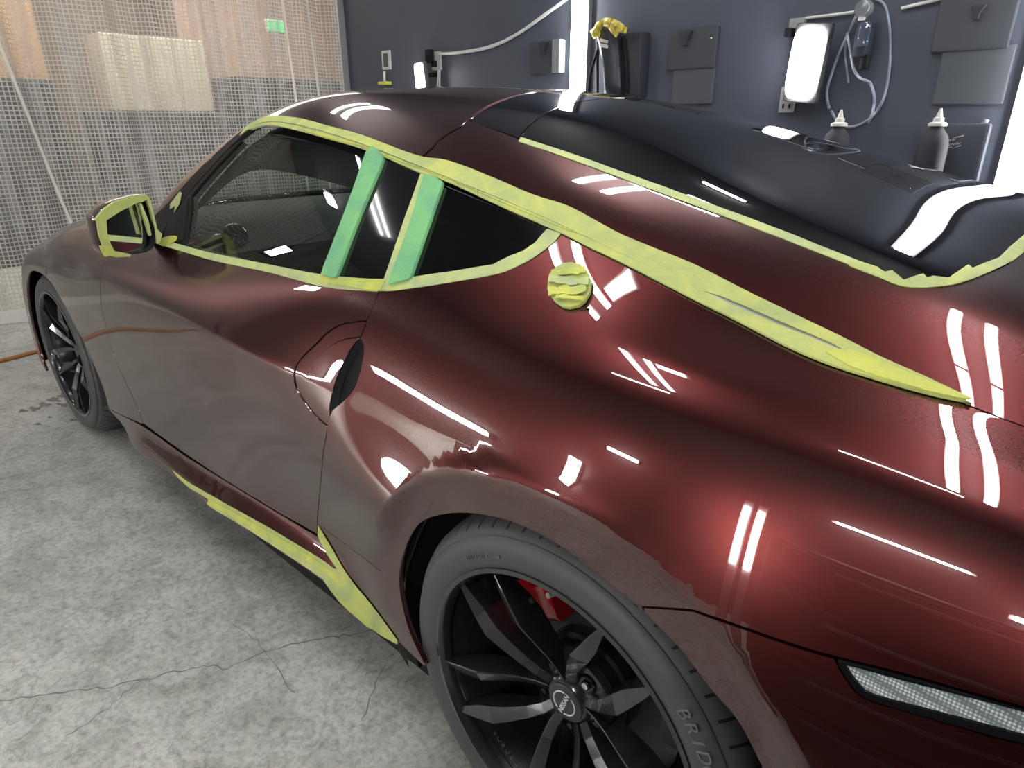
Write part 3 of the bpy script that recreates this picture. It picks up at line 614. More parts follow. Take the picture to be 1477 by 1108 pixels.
# =============================== wheels ===============================
def lathe_y(prof,n=96):
    return MB().lathe(prof,n,'y')
def tire_mat():
    m=RUBBER; N,L=nodes(m); b=N['Principled BSDF']; tc=N.new('ShaderNodeTexCoord'); sp=N.new('ShaderNodeSeparateXYZ'); L.new(tc.outputs['Object'],sp.inputs[0])
    at=N.new('ShaderNodeMath'); at.operation='ARCTAN2'; L.new(sp.outputs['Z'],at.inputs[0]); L.new(sp.outputs['X'],at.inputs[1])
    mu=N.new('ShaderNodeMath'); mu.operation='MULTIPLY_ADD'; mu.inputs[1].default_value=60/(2*math.pi); L.new(at.outputs[0],mu.inputs[0])
    y9=N.new('ShaderNodeMath'); y9.operation='MULTIPLY'; y9.inputs[1].default_value=9.; L.new(sp.outputs['Y'],y9.inputs[0]); L.new(y9.outputs[0],mu.inputs[2])
    fr=N.new('ShaderNodeMath'); fr.operation='FRACT'; L.new(mu.outputs[0],fr.inputs[0])
    lt=N.new('ShaderNodeMath'); lt.operation='LESS_THAN'; lt.inputs[1].default_value=.13; L.new(fr.outputs[0],lt.inputs[0])
    xx=N.new('ShaderNodeVectorMath'); xx.operation='MULTIPLY'; xx.inputs[1].default_value=(1,0,1); L.new(tc.outputs['Object'],xx.inputs[0])
    le=N.new('ShaderNodeVectorMath'); le.operation='LENGTH'; L.new(xx.outputs[0],le.inputs[0])
    gt=N.new('ShaderNodeMath'); gt.operation='GREATER_THAN'; gt.inputs[1].default_value=.3195; L.new(le.outputs['Value'],gt.inputs[0])
    mm=N.new('ShaderNodeMath'); mm.operation='MULTIPLY'; L.new(lt.outputs[0],mm.inputs[0]); L.new(gt.outputs[0],mm.inputs[1])
    bp=N.new('ShaderNodeBump'); bp.invert=True; bp.inputs['Distance'].default_value=.006; bp.inputs['Strength'].default_value=1; L.new(mm.outputs[0],bp.inputs['Height']); L.new(bp.outputs[0],b.inputs['Normal'])
    mx=N.new('ShaderNodeMix'); mx.data_type='RGBA'; mx.inputs['A'].default_value=(.066,.067,.069,1); mx.inputs['B'].default_value=(.006,.006,.006,1); L.new(mm.outputs[0],mx.inputs['Factor']); L.new(mx.outputs['Result'],b.inputs['Base Color'])
tire_mat()
TXT=pbr('tire_text',(.125,.127,.13),rough=.5)
def wheel(cx,cz,ylip,sg,R,halfw,rot,near):
    """axis along y; local y: 0 at the outer rim lip, + inward"""
    root=empty('wheel',(cx,sg*ylip,cz)); root.parent=car
    m=lambda V:[np.array(v)*(1,sg,1) for v in V]
    def put(mb,name,mat,parent=root,**k):
        mb.V=m(mb.V); return mb.build(name,mat,parent,**k)
    W=2*halfw
    # tire
    prof=[(.246,.016),(.252,.006),(.262,-.0005),(.275,-.004),(.290,-.005),(.302,-.002),(.3105,.004),(.3115,.006),(.3105,.0075),(.318,.012),(.326,.021),(.3325,.033),(R-.002,.05),(R,.075),(R,W-.075),(R-.006,W-.04),(.318,W-.012),(.30,W),(.27,W),(.246,W-.016)]
    t=put(lathe_y(prof,120),'tire',RUBBER,smooth=True,angle=50)
    # tread grooves as raised-edge rings are below the tread: three dark channels
    # rim: lip, barrel
    rp=[(.2445,.020),(.2465,.004),(.2515,-.0025),(.2590,-.0020),(.2600,.006),(.2500,.016),(.2480,.03),(.236,.05),(.228,.11),(.226,.20),(.236,W-.03),(.246,W-.01),(.2415,W-.01),(.222,.20),(.2235,.11),(.230,.052),(.2365,.030)]
    put(lathe_y(rp,120),'rim',RIMB,smooth=True,angle=40)
    # spokes: five V pairs
    def spoke(th,sd):
        mb=MB(); st=[]
        # (radius, angle offset, half width, y top, y shoulder, ridge shift)
        for r,da,hw,yt,dp in((.040,3.0,.008,.050,.030),(.062,5.5,.0085,.042,.034),(.090,10.0,.0095,.031,.040),(.127,14.7,.0115,.015,.050),(.160,17.5,.0140,.002,.058),(.190,20.2,.0125,.0015,.050),(.222,22.3,.0085,.002,.036),(.2455,23.6,.0050,.004,.022)):
            a=math.radians(th+sd*da); d=np.array([math.cos(a),0,math.sin(a)]); q=np.array([-math.sin(a),0,math.cos(a)])*sd
            c=d*r; pt=lambda u,y: c+q*u+np.array([0,y,0])
            st.append([pt(.004,yt+dp),pt(0,yt+.0012),pt(hw*.22,yt),pt(hw*1.9,yt+hw*.75),pt(hw*1.55,yt+dp)])
        V=sum(st,[]); n=5; F=[(i*n+k,i*n+(k+1)%n,(i+1)*n+(k+1)%n,(i+1)*n+k) for i in range(len(st)-1) for k in range(n)]
        F+= [tuple(range(5)),tuple((len(st)-1)*n+k for k in range(n))]
        mb.add(V,F); put(mb,'spoke',RIMB)
    for k in range(5):
        th=22+rot+72*k
        spoke(th,-1); spoke(th,1)
    # hub with five lug pockets
    hub=lathe_y([(.0,.050),(.036,.050),(.040,.053),(.044,.060),(.082,.066),(.088,.078),(.085,.12),(.0,.12)],60); put(hub,'hub',RIMB,smooth=True,angle=30)
    for k in range(5):
        a=math.radians(58+rot+72*k); c=np.array([.0572*math.cos(a),0,.0572*math.sin(a)])
        mb=MB(); mb.lathe([(.0135,.075),(.0145,.060),(.0175,.0615),(.0175,.07)],24,'y',c); put(mb,'lug_pocket',GBLACK,smooth=True,angle=40)
        mb=MB(); mb.lathe([(0,.056),(.006,.0565),(.0085,.059),(.0095,.062),(.0095,.075)],6,'y',c); o=put(mb,'lug_nut',CHROME if k==0 else pbr('lug_dark',(.06,.06,.065),rough=.25,metal=1)); 
    cap=lathe_y([(.0,.0455),(.030,.0455),(.0335,.0475),(.0355,.052),(.0355,.06)],48); cp=put(cap,'center_cap',pbr('cap_grey',(.05,.052,.055),rough=.35,metal=.3),smooth=True,angle=30)
    WH=pbr('logo_white',(.75,.76,.77),rough=.3)
    if near:
        mb=MB()
        for a0,a1 in((20,160),(200,340)):
            pts=[];
            for k in range(25):
                a=math.radians(a0+(a1-a0)*k/24); pts.append((.0215*math.cos(a),.0452,.0215*math.sin(a)))
            mb.tube(pts,.0013,6)
        V,F=text_mesh('NISSAN',.0125,.0006,1.02)
        mb.add([(v[0]*1.08,.0448-v[2],v[1]) for v in V],[f for f in F])
        an=math.radians(72); c,s=math.cos(an),math.sin(an); mb.V=[(v[0]*c-v[2]*s,v[1],v[0]*s+v[2]*c) for v in mb.V]
        put(mb,'cap_logo',WH)
        # tire lettering
        def ring_text(s,r,a_mid,size,out=True,mat=TXT,y0=-.006,nm='tire_lettering',sp=.62,parent=root,slope=0.):
            mb=MB(); n=len(s)
            for i,ch in enumerate(s):
                if ch==' ': continue
                V,F=text_mesh(ch,size,.0008); da=size*sp/r; a=math.radians(a_mid)+((n-1)/2-i)*da*(1 if out else -1); 
                for q in V: pass
                er=np.array([math.cos(a),0,math.sin(a)]); et=np.array([math.sin(a),0,-math.cos(a)])
                if not out: er_,et_=-er,-et
                else: er_,et_=er,et
                mb.add([er*r+er_*v[1]+et_*v[0]+np.array([0,y0-v[2]+slope*v[1],0]) for v in V],F)
            return put(mb,nm,mat,parent)
        ring_text('BRIDGESTONE',.292,21,.028,mat=TXT,sp=.70)
        ring_text('275/35R19 96W',.282,118,.010,mat=TXT,sp=.66)
        # raised letters on the rim barrel
        mb=MB(); s='FORGED'; 
        for i,ch in enumerate(s):
            V,F=text_mesh(ch,.014,.0006); a=math.radians(230+i*3.1); er=np.array([math.cos(a),0,math.sin(a)]); et=np.array([-math.sin(a),0,math.cos(a)])
            mb.add([er*(.2335-v[1]*.28-v[2])+et*v[0]+np.array([0,.040-v[1],0]) for v in V],F)
        put(mb,'rim_lettering',pbr('rim_letter',(.16,.165,.17),rough=.4))
    # brake
    put(lathe_y([(.175,.105),(.175,.13),(.09,.13),(.09,.105)],72),'brake_disc',DISC,smooth=True,angle=30)
    put(lathe_y([(.0,.100),(.088,.100),(.092,.105),(.092,.13),(0,.13)],48),'disc_bell',pbr('bell_grey',(.05,.05,.05),rough=.4,metal=.7),smooth=True,angle=30)
    V=[];n=16
    def arcblock(a0,a1,r0,r1,y0,y1,bul=.006):
        V=[];F=[]
        for k in range(n+1):
            a=math.radians(a0+(a1-a0)*k/n); e=math.sin(math.pi*k/n)**.5
            for r,y in((r0,y1),(r0,y0+.008),(r0+.012,y0-bul*e),(r1-.014,y0-bul*e),(r1,y0+.010),(r1,y1)): V.append((r*math.cos(a),y,r*math.sin(a)))
        for k in range(n): F+=[(k*6+i,k*6+(i+1)%6,(k+1)*6+(i+1)%6,(k+1)*6+i) for i in range(6)]
        F+=[tuple(range(6)),tuple(n*6+i for i in range(6))]; return MB().add(V,F)
    ca=(112,146) if near else (100,150)
    cal=put(arcblock(ca[0],ca[1],.118,.200,.083,.16),'brake_caliper',RED,smooth=True,angle=40); cal['label']='red brake caliper'
    a=math.radians(108); put(MB().tube([(.176*math.cos(a),.09,.176*math.sin(a)),(.18*math.cos(a),.066,.18*math.sin(a))],[.006,.005],10),'bleed_nipple',pbr('pale_metal',(.6,.6,.55),rough=.4,metal=.3),cal)
    put(MB().box((.178,.125,.03),(.07,.05,.09),bev=.008),'brake_duct',pbr('cast_grey',(.05,.05,.052),rough=.6,metal=.3),smooth=True,angle=40)
    put(MB().tube([(0,.12,0),(0,.45,0)],.05,16),'axle',BLACK,smooth=True,angle=40)
    return root
for sg in(1,-1):
    n=sg>0
    w=wheel(0,.337,-.895,sg,.3375,.1375,0,n)
    if n: lab(w,'rear left wheel, black V-spoke alloy')
    w=wheel(-2.55,.343,-.868,sg,.3433,.1275,0,False)
    if n: lab(w,'front left wheel, black V-spoke alloy')
# =============================== cabin ===============================
INT=pbr('cabin_black',(.03,.033,.032),rough=.55)
mb=MB(); prof=[(-2.0,.93),(-1.85,.955),(-1.62,.95),(-1.48,.92),(-1.42,.86),(-1.45,.78),(-1.5,.6),(-2.0,.6)]
mb.prism([(x,-.70,z) for x,z in prof],(0,1.40,0)); dash=mb.build('dashboard',INT,car,smooth=True,angle=40)
for y in(-.60,.60): MB().lathe([(.0,.010),(.020,.010),(.026,.014),(.032,.008),(.035,.0),(.035,-.02)],24,'x',(-1.44,y,.905)).build('air_vent',GBLACK,dash,smooth=True,angle=40)
sw=MB(); ring=[(.175*math.cos(a),.175*math.sin(a)) for a in np.linspace(0,2*math.pi,49)]
tx,tz=math.cos(math.radians(22)),math.sin(math.radians(22))
sw.tube([(-1.28-v*tz*1.0,.36+u,.80+v*tx) for u,v in ring],.016,10,cap=False)
for a in(200,340,270):
    c,s=math.cos(math.radians(a)),math.sin(math.radians(a)); sw.tube([(-1.29,.36,.80),(-1.28-.17*s*tz,.36+.17*c,.80+.17*s*tx)],.014,8)
sw.tube([(-1.27,.36,.80),(-1.45,.36,.76)],.05,16); sw.build('steering_wheel',INT,car,smooth=True,angle=50)
for y in(-.37,.37):
    mb=MB(); mb.box((-.82,y,.42),(.52,.50,.20),bev=.05)
    r=Matrix.Rotation(math.radians(14),3,'Y'); mb.box((-.53,y,.72),(.16,.48,.62),rot=[list(q) for q in r],bev=.06); mb.box((-.45,y,1.04),(.09,.26,.17),rot=[list(q) for q in r],bev=.03)
    mb.build('seat',INT,car,smooth=True,angle=60)
MB().box((.35,0,.82),(.85,1.15,.05),bev=.01).build('luggage_cover',INT,car)
MB().box((-.9,0,.30),(2.4,1.5,.04)).build('cabin_floor',BLACK,car)
for s in(-1,1): MB().box((-1.05,s*.755,.62),(1.25,.05,.56),bev=.02).build('door_lining',INT,car,smooth=True,angle=40)
MB().box((-1.27,.0,1.215),(.03,.22,.065),bev=.01).build('inner_mirror',BLACK,car)
# =============================== the room ===============================
WY=2.12; XC=-4.72; ZC=2.85; YN=-3.3; XR=3.6
def struct(o,kind='structure'): o['kind']=kind; return o
def concrete():
    m=bpy.data.materials.new('concrete'); N,L=nodes(m); b=N['Principled BSDF']; b.inputs['Roughness'].default_value=.55; b.inputs['Specular IOR Level'].default_value=.35
    tc=N.new('ShaderNodeTexCoord')
    def noise(s,d=6,dist=0,rough=.6):
        n=N.new('ShaderNodeTexNoise'); n.inputs['Scale'].default_value=s; n.inputs['Detail'].default_value=d; n.inputs['Distortion'].default_value=dist; n.inputs['Roughness'].default_value=rough; L.new(tc.outputs['Object'],n.inputs['Vector']); return n
    a=noise(1.1,5); bn=noise(9,8,.6,.7); f=noise(60,6,.3,.75)
    def ramp(src,p0,c0,p1,c1):
        r=N.new('ShaderNodeValToRGB'); e=r.color_ramp.elements; e[0].position=p0; e[0].color=(*c0,1); e[1].position=p1; e[1].color=(*c1,1); L.new(src.outputs['Fac'],r.inputs[0]); return r
    ra=ramp(a,.35,(.46,.47,.44),.65,(.63,.635,.60)); rb=ramp(bn,.34,(.55,.55,.53),.56,(1,1,1)); rf=ramp(f,.36,(.58,.58,.57),.56,(1.06,1.06,1.05))
    def mul(x,y,fac=1):
        q=N.new('ShaderNodeMix'); q.data_type='RGBA'; q.blend_type='MULTIPLY'; q.inputs['Factor'].default_value=fac; L.new(x,q.inputs['A']); L.new(y,q.inputs['B']); return q.outputs['Result']
    c=mul(ra.outputs[0],rb.outputs[0],.75); c=mul(c,rf.outputs[0],.8)
    # hair cracks: warped voronoi edges, kept only in patches
    wn=noise(5,4); vm=N.new('ShaderNodeVectorMath'); vm.operation='SCALE'; vm.inputs['Scale'].default_value=.35; L.new(wn.outputs['Color'],vm.inputs[0])
    va=N.new('ShaderNodeVectorMath'); L.new(tc.outputs['Object'],va.inputs[0]); L.new(vm.outputs[0],va.inputs[1])
    vo=N.new('ShaderNodeTexVoronoi'); vo.feature='DISTANCE_TO_EDGE'; vo.inputs['Scale'].default_value=6.5; L.new(va.outputs[0],vo.inputs['Vector'])
    lt=N.new('ShaderNodeMapRange'); lt.inputs['From Min'].default_value=.0; lt.inputs['From Max'].default_value=.022; lt.inputs['To Min'].default_value=1; lt.inputs['To Max'].default_value=0; L.new(vo.outputs['Distance'],lt.inputs['Value'])
    pm=noise(2.3,3); pr=ramp(pm,.46,(0,0,0),.62,(1,1,1)); ml=N.new('ShaderNodeMath'); ml.operation='MULTIPLY'; L.new(lt.outputs[0],ml.inputs[0]); L.new(pr.outputs[0],ml.inputs[1])
    m2=N.new('ShaderNodeMath'); m2.operation='MULTIPLY'; m2.inputs[1].default_value=.45; L.new(ml.outputs[0],m2.inputs[0])
    mx=N.new('ShaderNodeMix'); mx.data_type='RGBA'; mx.inputs['B'].default_value=(.13,.13,.125,1); L.new(m2.outputs[0],mx.inputs['Factor']); L.new(c,mx.inputs['A']); L.new(mx.outputs['Result'],b.inputs['Base Color'])
    bp=N.new('ShaderNodeBump'); bp.inputs['Strength'].default_value=.15; bp.inputs['Distance'].default_value=.01; L.new(f.outputs['Fac'],bp.inputs['Height']); L.new(bp.outputs[0],b.inputs['Normal'])
    return m
CONC=concrete()
DWALL=pbr('dark_wall',(.075,.085,.115),rough=.42,spec=.4,var=(2.5,.18),bump=(45,.12,.004))
def plane(name,V,mat,**k): return struct(mk(name,V,[tuple(range(len(V)))],mat))
MB().box(((XR-9.5)/2,(4.5-6.5)/2,-.05),(XR+9.5,11.0,.10)).build('floor',CONC)['kind']='structure'
MB().box(((XR+XC)/2,WY+.06,ZC/2),(XR-XC,.12,ZC)).build('wall_right',DWALL)['kind']='structure'
MB().box(((XR+XC)/2,(WY+YN)/2,ZC+.05),(XR-XC,WY-YN,.10)).build('ceiling',pbr('dark_ceiling',(.05,.055,.066),rough=.6))['kind']='structure'
NW=pbr('near_wall',(.075,.075,.078),rough=.5,var=(1.5,.3))
MB().box(((XR+XC)/2,YN-.06,ZC/2),(XR-XC,.12,ZC)).build('wall_left',NW)['kind']='structure'
MB().box((XR+.06,(WY+YN)/2,ZC/2),(.12,WY-YN,ZC)).build('wall_back',NW)['kind']='structure'
# strip of frame where the curtain meets the dark wall
MB().box((XC-.02,WY-.02,ZC/2),(.05,.08,ZC)).build('trim_1',pbr('frame_grey',(.30,.31,.33),rough=.5))['kind']='structure'
MB().box((XC+.03,(WY+4.4)/2+.06,1.6),(.10,4.4-WY-.0,3.2)).build('wall_front_return',DWALL)['kind']='structure'
# ---- curtain ----
def curtain_mat():
    m=bpy.data.materials.new('mesh_vinyl'); N,L=nodes(m); N.remove(N['Principled BSDF']); out=N['Material Output']
    uv=N.new('ShaderNodeUVMap'); uv.uv_map='uv'; sp=N.new('ShaderNodeSeparateXYZ'); L.new(uv.outputs[0],sp.inputs[0]); fs=[]
    for ax in('X','Y'):
        f=N.new('ShaderNodeMath'); f.operation='FRACT'; L.new(sp.outputs[ax],f.inputs[0]); g=N.new('ShaderNodeMath'); g.operation='LESS_THAN'; g.inputs[1].default_value=.25; L.new(f.outputs[0],g.inputs[0]); fs.append(g)
    mxm=N.new('ShaderNodeMath'); mxm.operation='MAXIMUM'; L.new(fs[0].outputs[0],mxm.inputs[0]); L.new(fs[1].outputs[0],mxm.inputs[1])
    df=N.new('ShaderNodeBsdfDiffuse'); df.inputs['Color'].default_value=(.43,.43,.41,1); tl=N.new('ShaderNodeBsdfTranslucent'); tl.inputs['Color'].default_value=(.5,.49,.46,1)
    th=N.new('ShaderNodeMixShader'); th.inputs[0].default_value=.4; L.new(df.outputs[0],th.inputs[1]); L.new(tl.outputs[0],th.inputs[2])
    tr=N.new('ShaderNodeBsdfTransparent'); tr.inputs['Color'].default_value=(.80,.80,.79,1)
    hz=N.new('ShaderNodeMixShader'); hz.inputs[0].default_value=.26; vm=N.new('ShaderNodeMapping'); vm.inputs['Scale'].default_value=(9,9,.55); tc0=N.new('ShaderNodeTexCoord'); L.new(tc0.outputs['Object'],vm.inputs['Vector']); vn=N.new('ShaderNodeTexNoise'); vn.inputs['Scale'].default_value=1.6; vn.inputs['Detail'].default_value=6; vn.inputs['Roughness'].default_value=.65; L.new(vm.outputs[0],vn.inputs['Vector']); vr=N.new('ShaderNodeMapRange'); vr.inputs['From Min'].default_value=.42; vr.inputs['From Max'].default_value=.66; vr.inputs['To Min'].default_value=.16; vr.inputs['To Max'].default_value=.62; L.new(vn.outputs['Fac'],vr.inputs['Value']); L.new(vr.outputs[0],hz.inputs[0]); L.new(tr.outputs[0],hz.inputs[1]); L.new(df.outputs[0],hz.inputs[2])
    gl=N.new('ShaderNodeBsdfGlossy'); gl.inputs['Roughness'].default_value=.22; fr=N.new('ShaderNodeFresnel'); fr.inputs['IOR'].default_value=1.45
    tc=N.new('ShaderNodeTexCoord'); nz=N.new('ShaderNodeTexNoise'); nz.inputs['Scale'].default_value=7; nz.inputs['Detail'].default_value=4; nz.inputs['Distortion'].default_value=1.5; L.new(tc.outputs['Object'],nz.inputs['Vector'])
    bp=N.new('ShaderNodeBump'); bp.inputs['Strength'].default_value=.8; bp.inputs['Distance'].default_value=.05; L.new(nz.outputs['Fac'],bp.inputs['Height']); L.new(bp.outputs[0],gl.inputs['Normal']); L.new(bp.outputs[0],fr.inputs['Normal'])
    film=N.new('ShaderNodeMixShader'); L.new(fr.outputs[0],film.inputs[0]); L.new(hz.outputs[0],film.inputs[1]); L.new(gl.outputs[0],film.inputs[2])
    fin=N.new('ShaderNodeMixShader'); fc=N.new('ShaderNodeMath'); fc.operation='MULTIPLY'; fc.inputs[1].default_value=.85; L.new(mxm.outputs[0],fc.inputs[0]); L.new(fc.outputs[0],fin.inputs[0]); L.new(film.outputs[0],fin.inputs[1]); L.new(th.outputs[0],fin.inputs[2]); L.new(fin.outputs[0],out.inputs['Surface'])
    return m
CURT=curtain_mat()
def fold(y,z):
    s=.35+.65*(z/ZC)
    return s*(.055*math.sin(y*9.3+.4*math.sin(2*y))+.030*math.sin(y*21+1.3+.6*z)+.018*math.sin(y*43+z*1.7))+.02*math.sin(y*1.7)
def curtain(y0,y1,name):
    ny=int((y1-y0)/.012); nz=44; V=[];F=[];S=[0.]; ys=[y0+(y1-y0)*i/ny for i in range(ny+1)]
    for i in range(1,ny+1): S.append(S[-1]+math.hypot(ys[i]-ys[i-1],fold(ys[i],1.4)-fold(ys[i-1],1.4)))
    for i,y in enumerate(ys):
        for k in range(nz+1):
            z=.055+(ZC-.06)*k/nz; V.append((XC-.0+fold(y,z)+.0,y,z))
    for i in range(ny):
        for k in range(nz): F.append((i*(nz+1)+k,(i+1)*(nz+1)+k,(i+1)*(nz+1)+k+1,i*(nz+1)+k+1))
    o=mk(name,V,F,CURT,smooth=True); uvl=o.data.uv_layers.new(name='uv'); P=.0268
    co=[0.]*(2*len(o.data.loops))
    for l in o.data.loops:
        i,k=divmod(l.vertex_index,nz+1); co[2*l.index]=S[i]/P; co[2*l.index+1]=(.055+(ZC-.06)*k/nz)/P
    uvl.data.foreach_set('uv',co); return o,ys
cu,ys=curtain(YN+.05,WY-.07,'vinyl_curtain'); tag(cu,'clear mesh-reinforced vinyl curtain hanging across the end of the bay, left of the dark wall','curtain')
V=[];F=[]
for i,y in enumerate(ys[::4]):
    x=XC+fold(y,.055); V+=[(x+.004,y,.0),(x+.004,y,.085),(x-.006,y,.085),(x-.006,y,.0)]
for i in range(len(ys[::4])-1): F+=[(4*i+k,4*i+(k+1)%4,4*(i+1)+(k+1)%4,4*(i+1)+k) for k in range(4)]
mk('curtain_hem',V,F,pbr('hem_white',(.62,.62,.58),rough=.6),cu,smooth=False)['label']='white bottom hem of the curtain'
def seam_strip(y0,dy):
    V=[];F=[]
    for k in range(60):
        z=.09+(ZC-.12)*k/59; y=y0+dy*k/59; x=XC+fold(y,z)+.006; V+=[(x,y-.009,z),(x+.002,y+.009,z)]
    F=[(2*k,2*k+1,2*k+3,2*k+2) for k in range(59)]
    return mk('curtain_seam',V,F,pbr('seam_white',(.66,.64,.56),rough=.5),cu,smooth=True)
for y0,dy in((-.10,-.42),(1.62,-.12),(1.86,-.08)): seam_strip(y0,dy)
# ---- room behind the curtain ----
XB=-8.2
MB().box((XB-.06,-1.0,1.6),(.12,11.2,3.2)).build('wall_front',pbr('back_room_wall',(.36,.30,.25),rough=.7,var=(.8,.25)))['kind']='structure'
MB().box(((XB+XC)/2,4.3,1.6),(XC-XB,.12,3.2)).build('wall_front_side',pbr('back_side',(.42,.34,.30),rough=.7))['kind']='structure'
MB().box(((XB+XC)/2,-1.0,3.2),(XC-XB,11.2,.1)).build('ceiling_front',pbr('back_ceiling',(.4,.38,.36),rough=.7))['kind']='structure'
def bx(name,label,cat,c,d,mat,bev=.01,group=None):
    o=MB().box((0,0,d[2]/2),d,bev=bev).build(name,mat); o.location=c; tag(o,label,cat,group); return o
def card(n,c): return pbr(n,c,rough=.75,var=(3,.12))
DK=pbr('dark_stuff',(.03,.032,.036),rough=.5)
bx('storage_rack','long dark rack low at the left behind the curtain','rack',(-7.3,-1.05,.0),(.8,3.1,1.58),DK,bev=.02)
bx('cardboard_box','big orange-brown cardboard box on the dark rack behind the curtain, right one of the pair','box',(-7.3,-.12,1.58),(.7,1.2,1.0),card('card_a',(.50,.30,.15)),group='cardboard boxes on the rack')
bx('cardboard_box','big brown cardboard box on the dark rack behind the curtain, left one of the pair','box',(-7.3,-1.5,1.58),(.7,1.3,.9),card('card_b',(.45,.29,.17)),group='cardboard boxes on the rack')
bx('tool_chest','black tool chest under the beige cabinet behind the curtain','chest',(-7.1,1.38,.0),(.7,1.15,1.33),DK,bev=.03)
bx('wall_cabinet','pale beige cabinet standing on the black tool chest behind the curtain','cabinet',(-7.1,1.38,1.332),(.6,.95,.66),card('beige',(.62,.57,.44)))
bx('tall_cabinet','tall pinkish brown cabinet at the right behind the curtain','cabinet',(-7.8,3.0,.0),(.5,2.1,2.7),card('browncab',(.52,.36,.28)))
bx('tool_chest','long dark cabinet in front of the tall brown one behind the curtain','chest',(-7.0,2.95,.0),(.6,1.7,1.68),pbr('dark_stuff2',(.05,.05,.055),rough=.5),bev=.03)
es=bx('exit_sign','small green lit sign high up behind the curtain, near the dark wall','sign',tuple(onplane(397,48,0,-6.9)),(.05,.20,.13),pbr('sign_body',(.7,.7,.7)))
MB().box((.028,0,.065),(.006,.18,.105)).build('sign_face',pbr('sign_green',(.05,.5,.15),emit=((.10,.9,.25),1.0)),es)
MB().tube([(0,0,.12),(0,0,3.2-es.location[2])],.008,8).build('sign_rod',BLACK,es)
# =============================== lamps ===============================
def emit(name,col,s): return pbr(name,col,emit=(col,s))
TUBE=emit('led_tube_white',(1,.985,.96),42); TUBED=emit('led_tube_dim',(1,.985,.96),14); NEARL=emit('led_near_white',(1,.97,.93),100); LAMPW=emit('led_panel_white',(1,.97,.98),60)
def ceiling_tube(x,y0,y1,label,group,axis='y',xw=.035,z=ZC):
    root=empty('ceiling_light',(x,(y0+y1)/2,z)) if axis=='y' else empty('ceiling_light',((y0+y1)/2,x,z)); l=y1-y0
    d=lambda a,h: (a,l,h) if axis=='y' else (l,a,h)
    MB().box((0,0,-.012),d(xw*1.5,.024)).build('housing',pbr('lamp_housing',(.5,.5,.5)),root)
    MB().box((0,0,-.036),d(xw,.024)).build('led_tube',TUBE if x>-2 or axis=='x' else TUBED,root)
    tag(root,label,'ceiling light',group); return root
G1='paired ceiling tube lights over the car'
for x in(.52,.66,-1.12,-.97,-2.95,-3.1):
    for y0,y1 in(((-1.9,-.58),(-.55,.75)) if x>0 else ((-1.9,-1.0),(.18,.75))):
        ceiling_tube(x,y0,y1,'slim white tube light on the dark ceiling, one of a row of pairs',G1)
for x,y in((-1.3,-2.05),(-.85,.82),(-.85,1.75),(-.72,1.15),(.3,-2.05)): ceiling_tube(y,x-(.26 if y<1 else .13),x+(.26 if y<1 else .13),'short white tube light across the end of a pair',"short cross tubes on the ceiling",axis='x')
# tubes on the right wall
def wall_tube(px,py,z0,z1,label,w=.085):
    P=onplane(px,py,1,WY-.05); root=empty('wall_tube_light',(P[0],WY,0)); 
    MB().box((0,-.018,(z0+z1)/2),(w*1.5,.036,z1-z0+.03)).build('housing',pbr('tube_rail',(.22,.23,.25),rough=.4),root)
    MB().box((0,-.048,(z0+z1)/2),(w,.03,z1-z0)).build('led_tube',TUBE,root); return tag(root,label,'tube light')
wall_tube(833,60,.75,2.55,'tall white tube light upright on the dark wall, left of the yellow cloth')
wall_tube(1476,200,.70,2.5,'tall white tube light upright on the dark wall at the right edge of the photo')
# tubes and lamps on the near wall, seen only as reflections
def near_bar(c,d,label,rot=0):
    o=empty('wall_light',c); MB().box((0,-.02,0),(d[0]*1.1,.04,d[2]*1.05)).build('housing',pbr('lamp_housing2',(.4,.4,.4)),o); MB().box((0,.012,0),(d[0],.024,d[2])).build('led_panel',NEARL,o); o.rotation_euler=(0,rot,0); return tag(o,label,'wall light')
cart=empty('stand_in_cart',(.72,-1.94,0)); CT=pbr('blocker_dark',(.022,.023,.026),rough=.5)  # unseen dark cart added to darken the reflections in the rear quarter
MB().box((0,0,.45),(1.22,.50,.70),bev=.015).build('blocker_body',CT,cart,smooth=True,angle=40)
for q in(.20,.37,.54,.71): MB().box((0,.256,q),(1.14,.014,.145),bev=.005).build('drawer',CT,cart,smooth=True,angle=40); MB().tube([(-.45,.275,q+.04),(.45,.275,q+.04)],.008,8).build('drawer_pull',pbr('pull_grey',(.12,.12,.13),rough=.4,metal=.8),cart)
for sx in(-.5,.5):
    for sy in(-.18,.18): MB().lathe([(0,-.02),(.05,-.02),(.05,.02),(0,.02)],20,'y',(sx,sy,.05)).build('caster',BLACK,cart,smooth=True,angle=40); MB().box((sx,sy,.085),(.04,.05,.05)).build('caster_fork',BLACK,cart)
tag(cart,'unseen dark cart added as a reflection blocker behind the camera, standing in for the person there','tool cart')
for x,l in((.035,'left'),(.075,'right')):
    o=empty('stick_light',(x,-1.70,0)); MB().box((0,-.012,.46),(.024,.02,.92)).build('housing',pbr('stick_body',(.3,.3,.3)),o); MB().box((0,.003,.76),(.010,.012,.26)).build('led_tube',NEARL,o); MB().box((0,0,.006),(.034,.08,.012)).build('foot',BLACK,o); tag(o,'slim upright stick light standing by the stand-in cart, %s of two'%l,'stick light')
near_bar((-2.0,YN+.04,.50),(.15,.02,.15),'square work light low on the near wall')
near_bar((-1.47,YN+.04,.98),(.36,.02,.05),'level tube light on the near wall above the square one')
near_bar((1.0,YN+.04,.88),(.5,.02,.05),'level tube light on the near wall toward the car tail')
near_bar((.3,YN+.04,1.25),(.5,.02,.03),'level tube light on the near wall above the stand-in cart')
near_bar((-3.29,YN+.04,.22),(.42,.02,.05),'level tube light low on the near wall')
